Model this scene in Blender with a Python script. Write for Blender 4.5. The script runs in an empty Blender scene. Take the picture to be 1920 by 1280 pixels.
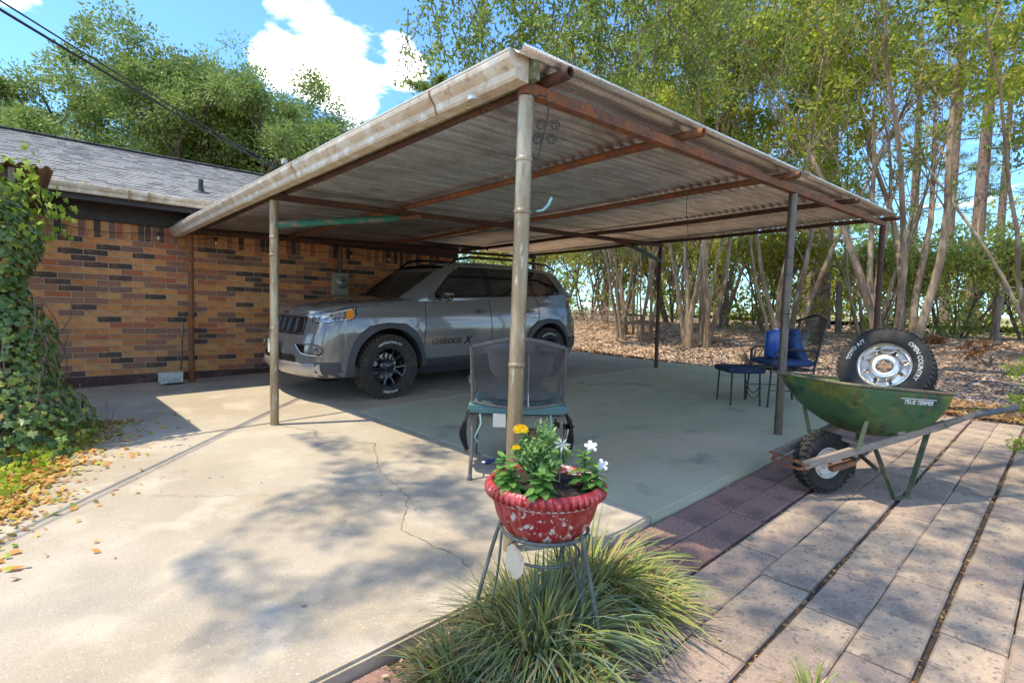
import bpy, bmesh, math, random
import numpy as np
from mathutils import Vector, Matrix, Euler
random.seed(7); RNG = np.random.default_rng(11)
scene = bpy.context.scene
COL = scene.collection
R = math.radians
# ------------------------------------------------------------------ camera
cd = bpy.data.cameras.new('camera'); cam = bpy.data.objects.new('camera', cd); COL.objects.link(cam)
cd.sensor_width = 36.0; cd.lens = 36.0*995.8/1920.0; cd.clip_start = .05; cd.clip_end = 2000
def cam_axes(p, r, y):
    F = Vector((-math.sin(y)*math.cos(p), math.cos(y)*math.cos(p), math.sin(p)))
    R0 = Vector((math.cos(y), math.sin(y), 0)); U0 = R0.cross(F)
    c, s = math.cos(r), math.sin(r)
    return c*R0+s*U0, -s*R0+c*U0, F
cR, cU, cF = cam_axes(-.0549, .0231, .815)
cam.matrix_world = Matrix(((cR.x, cU.x, -cF.x, 0), (cR.y, cU.y, -cF.y, 0), (cR.z, cU.z, -cF.z, 1.15), (0, 0, 0, 1)))
scene.camera = cam
# ------------------------------------------------------------------ sun and sky
SUNV = Vector((-.23, -.43, 1)).normalized()
sd = bpy.data.lights.new('sun', 'SUN'); sun = bpy.data.objects.new('sun', sd); COL.objects.link(sun)
sd.energy = 2.0; sd.angle = R(.53); sd.color = (1, .94, .84)
sun.rotation_euler = SUNV.to_track_quat('Z', 'Y').to_euler(); sun.location = (0, 0, 30)
W = bpy.data.worlds.new('World'); scene.world = W; W.use_nodes = True
nt = W.node_tree; nt.nodes.clear()
def N(t, typ, **kw):
    n = t.nodes.new(typ)
    for k, v in kw.items():
        if k in n.inputs.keys(): n.inputs[k].default_value = v
        else: setattr(n, k, v)
    return n
def ramp(t, pts, interp='LINEAR'):
    n = t.nodes.new('ShaderNodeValToRGB'); e = n.color_ramp.elements; n.color_ramp.interpolation = interp
    while len(e) < len(pts): e.new(.5)
    for i, (p, c) in enumerate(pts):
        e[i].position = p; e[i].color = (c[0], c[1], c[2], 1) if hasattr(c, '__len__') else (c, c, c, 1)
    return n
L = nt.links.new
sky = N(nt, 'ShaderNodeTexSky'); sky.sky_type = 'NISHITA'; sky.sun_disc = False
sky.sun_elevation = math.asin(SUNV.z); sky.sun_rotation = math.atan2(SUNV.x, SUNV.y)
sky.air_density = 1.0; sky.dust_density = .4; sky.ozone_density = 2.5
tc = N(nt, 'ShaderNodeTexCoord')
sep = N(nt, 'ShaderNodeSeparateXYZ'); L(tc.outputs['Generated'], sep.inputs[0])
# cumulus: noise on the direction projected to a flat cloud deck, unseen cover added to whiten the ambient light, plus the one large cloud seen over the roof
zc = N(nt, 'ShaderNodeMath', operation='MAXIMUM'); L(sep.outputs[2], zc.inputs[0]); zc.inputs[1].default_value = .06
dv = N(nt, 'ShaderNodeVectorMath', operation='DIVIDE'); L(tc.outputs['Generated'], dv.inputs[0])
cmb = N(nt, 'ShaderNodeCombineXYZ'); [L(zc.outputs[0], cmb.inputs[i]) for i in range(3)]; L(cmb.outputs[0], dv.inputs[1])
n1 = N(nt, 'ShaderNodeTexNoise', Scale=1.1, Detail=9.0, Roughness=.58); L(dv.outputs[0], n1.inputs['Vector'])
def blob(px, py, pz, sx, sy, out_scale):
    d = Vector((px, py, pz)).normalized()
    s = N(nt, 'ShaderNodeVectorMath', operation='DISTANCE'); L(tc.outputs['Generated'], s.inputs[0]); s.inputs[1].default_value = d
    m = N(nt, 'ShaderNodeMapRange', interpolation_type='SMOOTHERSTEP'); L(s.outputs['Value'], m.inputs[0])
    m.inputs[1].default_value = sx; m.inputs[2].default_value = sy; m.inputs[3].default_value = out_scale; m.inputs[4].default_value = 0
    return m
acc = n1.outputs[0]
for b in (blob(-92, 33, 44, .3, .8, -.33), blob(-8, 95, 30, .3, .8, -.33), blob(-94, 35.5, 46, .0, .15, .33), blob(-87, 48, 43, .02, .15, .34), blob(-84, 54, 44, .0, .10, .22), blob(-91, 43, 36, .0, .10, .26), blob(-95, 32, 38, .0, .10, .22), blob(-99.6, -4, 44, 0, .14, .22), blob(-99, 2, 40, 0, .10, .16), blob(-8, 99, 20, 0, .22, .3), blob(-40, 92, 24, 0, .2, .22)):
    a = N(nt, 'ShaderNodeMath', operation='ADD'); L(acc, a.inputs[0]); L(b.outputs[0], a.inputs[1]); acc = a.outputs[0]
cr = ramp(nt, [(0, 0), (.515, 0), (.62, .7), (.72, 1), (1, 1)]); L(acc, cr.inputs[0])
mx = N(nt, 'ShaderNodeMix'); mx.data_type = 'RGBA'
skb = N(nt, 'ShaderNodeMix'); skb.data_type = 'RGBA'; skb.blend_type = 'MULTIPLY'; skb.inputs[0].default_value = 1; L(sky.outputs[0], skb.inputs[6]); skb.inputs[7].default_value = (.38, .66, .98, 1)
L(cr.outputs[0], mx.inputs[0]); L(skb.outputs[2], mx.inputs[6]); mx.inputs[7].default_value = (9.6, 9.5, 9.5, 1)
bg = N(nt, 'ShaderNodeBackground', Strength=.15); L(mx.outputs[2], bg.inputs[0])
wo = N(nt, 'ShaderNodeOutputWorld'); L(bg.outputs[0], wo.inputs[0])
vs = scene.view_settings; vs.view_transform = 'Standard'; vs.look = 'None'; vs.gamma = 1; vs.use_curve_mapping = False; vs.exposure = 1.6; vs.use_white_balance = True; vs.white_balance_temperature = 7800; vs.white_balance_tint = 6
scene.cycles.max_bounces = 8; scene.cycles.diffuse_bounces = 4; scene.cycles.transparent_max_bounces = 8
# ------------------------------------------------------------------ ground heights (metres; the lot tilts gently)
def zg(x, y): return -.0174*(x+1.8075)+.0261*(y-1.758)
def sstep(a, b, x):
    t = min(1, max(0, (x-a)/(b-a))); return t*t*(3-2*t)
def terr(x, y):
    xx = max(-13, min(4, x)); yy = max(-3, min(10, y))
    z = zg(xx, yy)
    z += .60*sstep(9.3, 14.5, y+.25*max(0, -x-4)) if y > 3 else 0
    d = math.hypot(x, y-5)
    z += .25*sstep(15, 45, d)
    return z
def rz(x, y): return 2.1793+.0096*(x+1.8075)+.0353*(y-1.7582)      # roof frame plane
# ------------------------------------------------------------------ materials
MATS = {}
def mat(name, col, rough=.8, metal=0, spec=.5, layers=(), bump=None, coat=0, coords='Object', mscale=(1, 1, 1), trans=0, objrand=None, island=None, hue=0):
    """layers: (scale, colour, lo, hi, detail) mottles; bump: (scale, strength, distance)"""
    if name in MATS: return MATS[name]
    m = bpy.data.materials.new(name); m.use_nodes = True; MATS[name] = m
    t = m.node_tree; b = t.nodes['Principled BSDF']; out = t.nodes['Material Output']; K = t.links.new
    b.inputs['Roughness'].default_value = rough; b.inputs['Metallic'].default_value = metal
    b.inputs['Specular IOR Level'].default_value = spec; b.inputs['Coat Weight'].default_value = coat
    tcn = N(t, 'ShaderNodeTexCoord'); mp = N(t, 'ShaderNodeMapping'); mp.inputs['Scale'].default_value = mscale
    K(tcn.outputs[coords], mp.inputs[0]); vec = mp.outputs[0]
    if objrand or island:
        if objrand: i = N(t, 'ShaderNodeObjectInfo'); src = i.outputs['Random']; pts = objrand
        else: i = N(t, 'ShaderNodeNewGeometry'); src = i.outputs['Random Per Island']; pts = island
        r = ramp(t, pts, 'CONSTANT' if objrand is not None or hue == 2 else 'LINEAR'); K(src, r.inputs[0]); cur = r.outputs[0]
    else:
        rgb = N(t, 'ShaderNodeRGB'); rgb.outputs[0].default_value = (*col, 1); cur = rgb.outputs[0]
    for k, (sc, c2, lo, hi, det) in enumerate(layers):
        n = N(t, 'ShaderNodeTexNoise', Scale=sc, Detail=det, Roughness=.6); K(vec, n.inputs['Vector'])
        r = ramp(t, [(lo, 0), (hi, 1)]); K(n.outputs[0], r.inputs[0])
        x = N(t, 'ShaderNodeMix'); x.data_type = 'RGBA'; K(r.outputs[0], x.inputs[0]); K(cur, x.inputs[6]); x.inputs[7].default_value = (*c2, 1); cur = x.outputs[2]
    K(cur, b.inputs['Base Color'])
    if bump:
        bumps = bump if isinstance(bump[0], (tuple, list)) else [bump]
        prev = None
        for (sc, st, ds) in bumps:
            n = N(t, 'ShaderNodeTexNoise', Scale=sc, Detail=5.0, Roughness=.65); K(vec, n.inputs['Vector'])
            bn = N(t, 'ShaderNodeBump', Strength=st, Distance=ds); K(n.outputs[0], bn.inputs['Height'])
            if prev: K(prev, bn.inputs['Normal'])
            prev = bn.outputs[0]
        K(prev, b.inputs['Normal'])
    if trans:
        tr = N(t, 'ShaderNodeBsdfTranslucent'); K(cur, tr.inputs[0]); mxs = N(t, 'ShaderNodeMixShader'); mxs.inputs[0].default_value = trans
        K(b.outputs[0], mxs.inputs[1]); K(tr.outputs[0], mxs.inputs[2]); K(mxs.outputs[0], out.inputs[0])
    return m
# ------------------------------------------------------------------ tagging and objects
def tag(o, label=None, cat=None, group=None, kind=None):
    for k, v in (('label', label), ('category', cat), ('group', group), ('kind', kind)):
        if v: o[k] = v
    return o
def thing(name, loc, label, cat, group=None, rot=(0, 0, 0), kind=None):
    o = bpy.data.objects.new(name, None); COL.objects.link(o); o.location = loc; o.rotation_euler = rot; o.empty_display_size = .1
    return tag(o, label, cat, group, kind)
def copy_tree(o, parent=None):
    c = o.copy(); COL.objects.link(c); c.parent = parent
    for ch in list(o.children): copy_tree(ch, c)
    return c
def raw_mesh(name, V, Fq, k=4):
    """fast mesh from numpy arrays of same-size faces"""
    me = bpy.data.meshes.new(name); V = np.asarray(V, np.float32); Fq = np.asarray(Fq, np.int32)
    me.vertices.add(len(V)); me.vertices.foreach_set('co', V.ravel())
    me.loops.add(Fq.size); me.loops.foreach_set('vertex_index', Fq.ravel())
    me.polygons.add(len(Fq)); me.polygons.foreach_set('loop_start', np.arange(0, Fq.size, k, dtype=np.int32))
    me.update(calc_edges=True)
    return me
def link(name, me, m=None, parent=None, smooth=False, loc=None):
    o = bpy.data.objects.new(name, me); COL.objects.link(o)
    if m is not None:
        me.materials.clear()
        for q in (m if isinstance(m, (list, tuple)) else [m]): me.materials.append(q)
    if smooth: me.polygons.foreach_set('use_smooth', [True]*len(me.polygons))
    if parent: o.parent = parent
    if loc is not None: o.location = loc
    return o
class MB:
    def __init__(s): s.v = []; s.f = []; s.mi = []; s.cur = 0
    def add(s, vs, fs, M=None):
        b = len(s.v)
        for v in vs:
            v = Vector(v); s.v.append(tuple(M @ v if M is not None else v))
        for f in fs: s.f.append([b+i for i in f]); s.mi.append(s.cur)
        return s
    def box(s, c, d, rot=None, M=None, taper=None):
        hx, hy, hz = d[0]/2, d[1]/2, d[2]/2; tx, ty = taper or (1, 1)
        vs = [Vector((x*hx*(tx if z > 0 else 1), y*hy*(ty if z > 0 else 1), z*hz)) for z in (-1, 1) for (x, y) in ((-1, -1), (1, -1), (1, 1), (-1, 1))]
        if rot is not None: e = Euler(rot).to_matrix() if not isinstance(rot, Matrix) else rot; vs = [e @ v for v in vs]
        vs = [v+Vector(c) for v in vs]
        return s.add(vs, [(3, 2, 1, 0), (4, 5, 6, 7), (0, 1, 5, 4), (1, 2, 6, 5), (2, 3, 7, 6), (3, 0, 4, 7)], M)
    def bar(s, a, b, w, h, up=(0, 0, 1), M=None):
        a, b = Vector(a), Vector(b); d = (b-a); l = d.length; d.normalize(); x = d.cross(Vector(up)); x.normalize(); u = x.cross(d)
        Mx = Matrix((x, d, u)).transposed()
        return s.box((a+b)/2, (w, l, h), rot=Mx, M=M)
    def tube(s, pts, rad, n=8, cap=True, M=None, flat=1.0):
        pts = [Vector(p) for p in pts]; rs = rad if hasattr(rad, '__len__') else [rad]*len(pts)
        vs = []; prevx = None
        for i, p in enumerate(pts):
            d = (pts[min(i+1, len(pts)-1)]-pts[max(i-1, 0)]).normalized()
            if prevx is None: x = d.orthogonal().normalized()
            else: x = (prevx-d*prevx.dot(d)); x = x.normalized() if x.length > 1e-6 else d.orthogonal().normalized()
            prevx = x; y = d.cross(x)
            for k in range(n):
                a = 2*math.pi*k/n; vs.append(p+x*math.cos(a)*rs[i]+y*math.sin(a)*rs[i]*flat)
        fs = [(i*n+k, i*n+(k+1) % n, (i+1)*n+(k+1) % n, (i+1)*n+k) for i in range(len(pts)-1) for k in range(n)]
        if cap: fs += [tuple(range(n))[::-1], tuple((len(pts)-1)*n+k for k in range(n))]
        return s.add(vs, fs, M)
    def lathe(s, prof, n=32, M=None, wob=None, closed=False):
        """prof: (r, z); wob(angle, i) -> radius factor"""
        vs = []
        for i, (r, z) in enumerate(prof):
            for k in range(n):
                a = 2*math.pi*k/n; q = r*(wob(a, i) if wob else 1); vs.append((q*math.cos(a), q*math.sin(a), z))
        m = len(prof); rng = range(m if closed else m-1)
        return s.add(vs, [(i*n+k, i*n+(k+1) % n, ((i+1) % m)*n+(k+1) % n, ((i+1) % m)*n+k) for i in rng for k in range(n)], M)
    def grid(s, rows, M=None, close_u=False):
        nu = len(rows[0]); vs = [p for r in rows for p in r]
        return s.add(vs, [(j*nu+i, j*nu+(i+1) % nu, (j+1)*nu+(i+1) % nu, (j+1)*nu+i) for j in range(len(rows)-1) for i in range(nu if close_u else nu-1)], M)
    def prism(s, poly, h, M=None):
        """poly in xy, extruded from z=0 to h"""
        n = len(poly); vs = [(x, y, 0) for x, y in poly]+[(x, y, h) for x, y in poly]
        return s.add(vs, [tuple(range(n))[::-1], tuple(range(n, 2*n))]+[(i, (i+1) % n, n+(i+1) % n, n+i) for i in range(n)], M)
    def build(s, name, m, parent=None, smooth=False, origin=None, sharp=35, kind=None, label=None, weld=False):
        o0 = Vector(origin) if origin is not None else None
        vv = [tuple(Vector(v)-o0) for v in s.v] if o0 is not None else s.v
        me = bpy.data.meshes.new(name); me.from_pydata(vv, [], s.f); 
        for q in (m if isinstance(m, (list, tuple)) else [m]): me.materials.append(q)
        if isinstance(m, (list, tuple)): me.polygons.foreach_set('material_index', s.mi)
        me.update()
        if weld:
            bm = bmesh.new(); bm.from_mesh(me); bmesh.ops.remove_doubles(bm, verts=bm.verts, dist=1e-4); bm.to_mesh(me); bm.free()
        if smooth:
            me.polygons.foreach_set('use_smooth', [True]*len(me.polygons))
            try: me.set_sharp_from_angle(angle=R(sharp))
            except Exception: pass
        o = bpy.data.objects.new(name, me); COL.objects.link(o)
        if parent: o.parent = parent
        if kind: o['kind'] = kind
        if label: o['label'] = label
        return o
def dedupe_normals(o):
    bm = bmesh.new(); bm.from_mesh(o.data); bmesh.ops.recalc_face_normals(bm, faces=bm.faces); bm.to_mesh(o.data); bm.free()
def text_geo(s, size, shear=0, bold=0):
    c = bpy.data.curves.new('text', 'FONT'); c.body = s; c.size = size; c.align_x = 'CENTER'; c.shear = shear; c.offset = bold; c.resolution_u = 2
    o = bpy.data.objects.new('text', c); COL.objects.link(o); bpy.context.view_layer.update()
    me = bpy.data.meshes.new_from_object(o); vs = [v.co.copy() for v in me.vertices]; fs = [tuple(p.vertices) for p in me.polygons]
    bpy.data.objects.remove(o); bpy.data.curves.remove(c); bpy.data.meshes.remove(me)
    return vs, fs
def bez(p0, p1, p2, p3, n=8):
    p0, p1, p2, p3 = map(Vector, (p0, p1, p2, p3)); out = []
    for i in range(n+1):
        t = i/n; u = 1-t; out.append(u**3*p0+3*u*u*t*p1+3*u*t*t*p2+t**3*p3)
    return out
def rotz(a): return Matrix.Rotation(a, 4, 'Z')
def T(x, y, z): return Matrix.Translation((x, y, z))

# ================================================================== SETTING
M_ground = mat('leaf_litter_ground', (.36, .245, .17), .95, layers=((.35, (.43, .29, .20), .42, .6, 4), (1.6, (.24, .15, .105), .5, .64, 6), (9, (.38, .25, .16), .52, .66, 6), (34, (.10, .06, .045), .55, .65, 4), (60, (.5, .38, .28), .6, .68, 3)), bump=((14, .6, .05), (60, .6, .02)))
M_field = mat('dry_field_grass', (.36, .33, .13), .95, layers=((.12, (.46, .40, .20), .4, .6, 4), (2, (.22, .24, .07), .5, .65, 5)), bump=(8, .5, .1))
def heightfield(name, xs, ys, fn, m, kind='structure', skip=None, sm=True):
    V = [(x, y, fn(x, y)) for y in ys for x in xs]; nx = len(xs); Fc = []
    for j in range(len(ys)-1):
        for i in range(nx-1):
            if skip and skip((xs[i]+xs[i+1])/2, (ys[j]+ys[j+1])/2): continue
            Fc.append((j*nx+i, j*nx+i+1, (j+1)*nx+i+1, (j+1)*nx+i))
    me = raw_mesh(name, V, Fc); o = link(name, me, m, smooth=sm); o['kind'] = kind; return o
def axis(lo, hi, fine_lo, fine_hi, step):
    a = list(np.arange(fine_lo, fine_hi+.001, step)); v = fine_lo; s = step
    while v > lo: s *= 1.35; v -= s; a.insert(0, v)
    v = fine_hi; s = step
    while v < hi: s *= 1.35; v += s; a.append(v)
    return a
def hash2(x, y): return math.sin(x*1.7+math.sin(y*2.3)*1.3)*math.cos(y*1.9+math.sin(x*1.1))
def ground_z(x, y):
    z = terr(x, y)
    if -8.6 < x < -1.5 and -2 < y < 9.4: return z-.16
    if -1.7 < x < 2.0 and .2 < y < 7.7: return z-.10
    if y > 9.3 or x > 1: z += .035*hash2(x*1.1, y*1.1)*sstep(9.4, 10.5, y) + .02*hash2(x*3.3+4, y*3.1)*sstep(9.4, 10.5, y)
    if y < .5 and x < -1: z -= .05
    return z-.02
xs = axis(-150, 150, -22, 8, .3); ys = axis(-60, 300, -3, 19, .3)
g = heightfield('ground', xs, ys, lambda x, y: ground_z(x, y), M_ground)
heightfield('field', axis(-160, 120, -40, 20, 4), axis(26, 280, 26, 60, 4), lambda x, y: terr(x, y)+.16+.012*max(0, y-30)*.6, M_field)
# concrete slabs ------------------------------------------------------------
M_conc = mat('worn_concrete', (.415, .355, .28), .9, layers=((.55, (.36, .295, .215), .42, .6, 5), (2.6, (.48, .41, .32), .5, .66, 6), (.9, (.31, .275, .225), .56, .7, 7), (1.7, (.30, .235, .165), .60, .78, 7), (30, (.34, .30, .25), .60, .72, 4), (120, (.50, .45, .38), .6, .7, 2), (170, (.24, .215, .18), .62, .68, 2)), bump=((90, .35, .006), (6, .2, .01)))
M_green = mat('green_tinted_concrete', (.47, .43, .30), .72, layers=((.45, (.36, .38, .25), .4, .6, 5), (.8, (.50, .45, .34), .5, .64, 6), (2.2, (.24, .24, .185), .56, .72, 6), (1.1, (.20, .175, .13), .64, .74, 8), (6, (.52, .50, .40), .62, .72, 7), (70, (.32, .33, .29), .55, .7, 3)), bump=((80, .25, .005), (5, .15, .008)))
M_edge = mat('mossy_slab_edge', (.20, .19, .145), .95, layers=((5, (.09, .105, .06), .45, .6, 5), (30, (.34, .31, .25), .5, .65, 4)), bump=(40, .6, .01))
def slab(name, poly, m, h=.16, lift=0.0):
    b = MB(); n = len(poly); top = [(x, y, zg(x, y)+lift) for x, y in poly]; bot = [(x, y, zg(x, y)-h) for x, y in poly]
    bm = bmesh.new(); tv = [bm.verts.new(p) for p in top]; f = bm.faces.new(tv); bv = [bm.verts.new(p) for p in bot]
    for i in range(n): q = bm.faces.new((tv[i], tv[(i+1) % n], bv[(i+1) % n], bv[i])); q.material_index = 1
    if f.normal.z < 0: bmesh.ops.reverse_faces(bm, faces=[f])
    bmesh.ops.recalc_face_normals(bm, faces=bm.faces)
    bmesh.ops.bevel(bm, geom=[e for e in bm.edges if all(v in tv for v in e.verts)], offset=.012, segments=2, affect='EDGES')
    me = bpy.data.meshes.new(name); bm.to_mesh(me); bm.free()
    o = link(name, me, [m, M_edge]); o['kind'] = 'structure'; return o
def wobble_line(p, q, n, a, seed):
    r = random.Random(seed); out = []
    for i in range(n): t = i/n; out.append((p[0]+(q[0]-p[0])*t+r.uniform(-a, a), p[1]+(q[1]-p[1])*t+r.uniform(-a, a)))
    return out
# the beige drive in front, the strip along the house and the green tinted carport floor
slab('driveway_slab', [(-5.13, -.6), (-1.60, -3.0)]+wobble_line((-1.60, -.5), (-1.59, 2.6), 14, .008, 3)+[(-1.60, 2.62), (-5.14, 2.62)], M_conc)
slab('walkway_slab', [(-8.46, -2.5), (-5.16, -2.5), (-5.18, .43), (-5.15, 1.0), (-5.16, 2.62), (-5.16, 9.25), (-8.46, 9.25)], M_conc)
slab('carport_floor', [(-5.135, 2.632), (-1.60, 2.632)]+wobble_line((-1.60, 2.64), (-1.59, 9.36), 22, .008, 5)+[(-1.60, 9.38), (-4.0, 9.38), (-5.14, 9.30)], M_green)
# cracks: thin dark ragged ribbons lying in the surface
M_crack = mat('crack_dirt', (.17, .14, .11), .95)
def crack(pts, w=.006, seed=1):
    r = random.Random(seed); P = []
    for i in range(len(pts)-1):
        a, b = Vector(pts[i]), Vector(pts[i+1]); n = max(2, int((b-a).length/.035)); d = (b-a).normalized(); nrm = Vector((-d.y, d.x))
        for k in range(n): P.append(a+(b-a)*k/n+nrm*r.uniform(-.013, .013))
    m = MB(); rows = []
    for i, p in enumerate(P):
        d = (P[min(i+1, len(P)-1)]-P[max(i-1, 0)]).normalized(); nrm = Vector((-d.y, d.x)); ww = .6*w*r.uniform(.15, 1)
        rows.append([(*(p-nrm*ww/2), zg(p.x, p.y)+.003), (*(p+nrm*ww/2), zg(p.x, p.y)+.003)])
    m.grid(rows); o = m.build('surface_crack', M_crack); o['kind'] = 'structure'
crack([(-5.12, 1.72), (-4.6, 1.95), (-4.3, 1.85), (-3.9, 2.15), (-3.75, 2.05)], .011, 2)
crack([(-3.9, 2.15), (-3.3, 1.85), (-2.7, 1.72), (-2.35, 1.45), (-1.9, 1.5), (-1.62, 1.42)], .010, 3)
crack([(-4.3, .1), (-3.7, .62), (-3.6, .75), (-3.2, 1.2), (-3.3, 1.6)], .005, 4)
crack([(-5.1, 1.1), (-4.2, .72), (-3.72, .62)], .003, 5)
crack([(-1.62, 5.9), (-2.4, 6.6), (-2.6, 7.4)], .004, 6)
# pavers -----------------------------------------------------------------
PTAN = [(0, (.36, .275, .205)), (.2, (.40, .305, .225)), (.4, (.325, .24, .185)), (.6, (.42, .315, .23)), (.8, (.355, .255, .20))]
PRED = [(0, (.30, .165, .13)), (.3, (.34, .19, .155)), (.55, (.27, .15, .125)), (.8, (.32, .185, .15))]
pl = ((3, (.22, .17, .14), .5, .68, 6), (45, (.20, .16, .13), .52, .64, 4), (110, (.47, .40, .34), .60, .70, 2))
M_ptan = mat('tan_paver', (0, 0, 0), .92, layers=pl, objrand=PTAN, bump=((120, .55, .006), (9, .3, .012)))
M_pred = mat('red_paver', (0, 0, 0), .92, layers=((3, (.15, .09, .08), .5, .68, 6), (60, (.15, .085, .075), .52, .64, 4), (130, (.46, .36, .32), .63, .71, 2)), objrand=PRED, bump=((120, .5, .006), (9, .3, .012)))
M_joint = mat('paver_bed_soil', (.085, .06, .045), .98, layers=((20, (.16, .10, .06), .5, .65, 4),), bump=(60, .8, .02))
path = thing('paver_path', (-.7, 3.5, zg(-.7, 3.5)), None, None, kind='structure')
PO = Vector((-.7, 3.5, zg(-.7, 3.5)))
b = MB(); b.grid([[(x, y, zg(x, y)-.068) for x in (-1.585, -1.17, .35, 2.2)] for y in (.05, 2, 4, 7.75)]); b.build('paver_bed', M_joint, path, origin=PO)
def paver_mesh(w, l, h=.06):
    bm = bmesh.new(); bmesh.ops.create_cube(bm, size=1); bmesh.ops.scale(bm, vec=(w, l, h), verts=bm.verts)
    bmesh.ops.delete(bm, geom=[f for f in bm.faces if f.normal.z < -.5], context='FACES')
    bmesh.ops.bevel(bm, geom=[e for e in bm.edges if all(v.co.z > 0 for v in e.verts)], offset=.008, segments=1, affect='EDGES')
    me = bpy.data.meshes.new('paver'); bm.to_mesh(me); bm.free(); return me
PM = {}
strips = [(-1.578, -1.176), (-1.160, -.739), (-.721, -.320), (-.302, .10), (.115, .52)]
tilt = Euler((math.atan(.0261), math.atan(.0174), 0))
def in_bed(x, y): return ((x+1.28)/.33)**2+((y-1.42)/.56)**2 < 1
cnt = 0
for si, (xa, xb) in enumerate(strips):
    for c in range(2):
        w = (xb-xa)/2-.0035; xc = xa+(xb-xa)*(c+.5)/2; y = .12+(.2 if c else 0)+.07*si
        while y < 7.55:
            l = random.choice((.27, .405, .405))*random.uniform(.985, 1.01); yc = y+l/2
            if not in_bed(xc, yc) and not (si > 3 and yc < 4):
                key = (si > 0, round(w, 3), round(l, 2)); 
                if key not in PM: PM[key] = paver_mesh(w, round(l, 2)-.010); PM[key].materials.append(M_ptan if si > 0 else M_pred)
                o = bpy.data.objects.new('paver', PM[key]); COL.objects.link(o); o.parent = path
                o.location = (xc+random.uniform(-.003, .003)-PO.x, yc-PO.y, zg(xc, yc)-.077+random.uniform(-.0035, .0035)-PO.z)
                o.rotation_euler = (tilt.x+random.uniform(-.008, .008), tilt.y+random.uniform(-.008, .008), random.uniform(-.008, .008)); cnt += 1
            y += l
print('pavers', cnt)
# ================================================================== HOUSE
WX = -8.5; HY0, HY1 = -2.6, 6.45
M_mortar = mat('pale_mortar', (.66, .54, .38), .95, layers=((40, (.36, .30, .23), .45, .65, 4),), bump=(80, .4, .01))
BR = [(0, (.68, .27, .09)), (.14, (.70, .32, .12)), (.27, (.56, .21, .08)), (.36, (.66, .31, .13)), (.46, (.48, .14, .065)), (.52, (.34, .15, .10)), (.63, (.26, .13, .10)), (.75, (.38, .17, .11)), (.83, (.10, .06, .055)), (.92, (.07, .048, .045))]
bl = ((26, (.10, .06, .045), .60, .74, 5), (90, (.55, .36, .19), .60, .72, 3), (8, (.30, .15, .07), .55, .75, 4))
M_brick = mat('mixed_brick', (0, 0, 0), .85, layers=bl, objrand=BR, bump=((70, .5, .006),))
M_brick2 = mat('mixed_brick_far', (0, 0, 0), .85, layers=bl, island=BR, hue=2, bump=((70, .5, .006),))
M_plinth = mat('maroon_painted_footing', (.085, .035, .032), .8, layers=((5, (.17, .10, .085), .5, .66, 5), (30, (.05, .03, .03), .5, .65, 4)), bump=(30, .4, .01))
M_dark = mat('dark_brown_trim', (.035, .026, .024), .6, layers=((12, (.06, .048, .042), .5, .7, 4),), bump=(30, .15, .004))
M_cream = mat('stained_cream_metal', (.60, .50, .37), .45, layers=((3.5, (.47, .36, .23), .50, .68, 6), (28, (.32, .22, .13), .56, .72, 6), (9, (.70, .66, .57), .5, .62, 3)), bump=(20, .12, .004))
HO = Vector((WX, 2, .1))
house = thing('house', HO, 'single storey brick house with dark eave and grey shingle roof behind the carport', 'house')
b = MB(); b.box((WX-.115, (HY0+HY1)/2, 1.15), (.17, HY1-HY0, 2.3)); b.box((WX-2.2, HY1-.06, 1.15), (4.0, .12, 2.3)); b.box((WX-2.2, HY0+.06, 1.15), (4.0, .12, 2.3))
wall = b.build('wall', M_mortar, house, origin=HO)
# bricks: course pitch 76 mm, 250 mm long
BL, BH, BW = .240, .0665, .05
bm = bmesh.new(); bmesh.ops.create_cube(bm, size=1); bmesh.ops.scale(bm, vec=(BW, BL, BH), verts=bm.verts)
bmesh.ops.bevel(bm, geom=[e for e in bm.edges if all(v.co.x > 0 for v in e.verts)], offset=.003, segments=1, affect='EDGES'); bme = bpy.data.meshes.new('brick'); bm.to_mesh(bme); bm.free(); bme.materials.append(M_brick)
Z0 = .215; NC = 23; singles = []
for c in range(NC):
    off = (c % 2)*.125; y = HY0+off+.02
    while y+BL < HY1: singles.append(((y+BL/2), Z0+(c+.5)*.0763, 0)); y += .25
y = HY0+.04; 
while y < HY1-.05: singles.append((y, 1.972+.104, 1)); y += .0765
def rank(s): return 0 if (.15 < s[0] < 2.95) else 1
near = [s for s in singles if rank(s) == 0 and s[0] < 2.9]; near.sort(key=lambda s: abs(s[0]-1.6)); nearset = set(near[:298]); b = MB()
for s in singles:
    yy, zz, so = s; px = WX-.045+random.uniform(-.003, .003)
    if s in nearset:
        o = bpy.data.objects.new('brick', bme); COL.objects.link(o); o.parent = wall; o.location = (px-HO.x, yy-HO.y, zz-HO.z)
        o.rotation_euler = (R(90) if so else random.uniform(-.006, .006), 0, 0)
        if so: o.scale = (1, .86, 1)
    else:
        d = (BW, BH, BL*.86) if so else (BW, BL, BH); b.box((px, yy, zz), d)
b.build('brickwork', M_brick2, wall, origin=HO, kind='stuff')
b = MB(); b.box((WX+.005, (HY0+HY1)/2, .085), (.09, HY1-HY0, .255)); b.build('footing', M_plinth, house, origin=HO)
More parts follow.
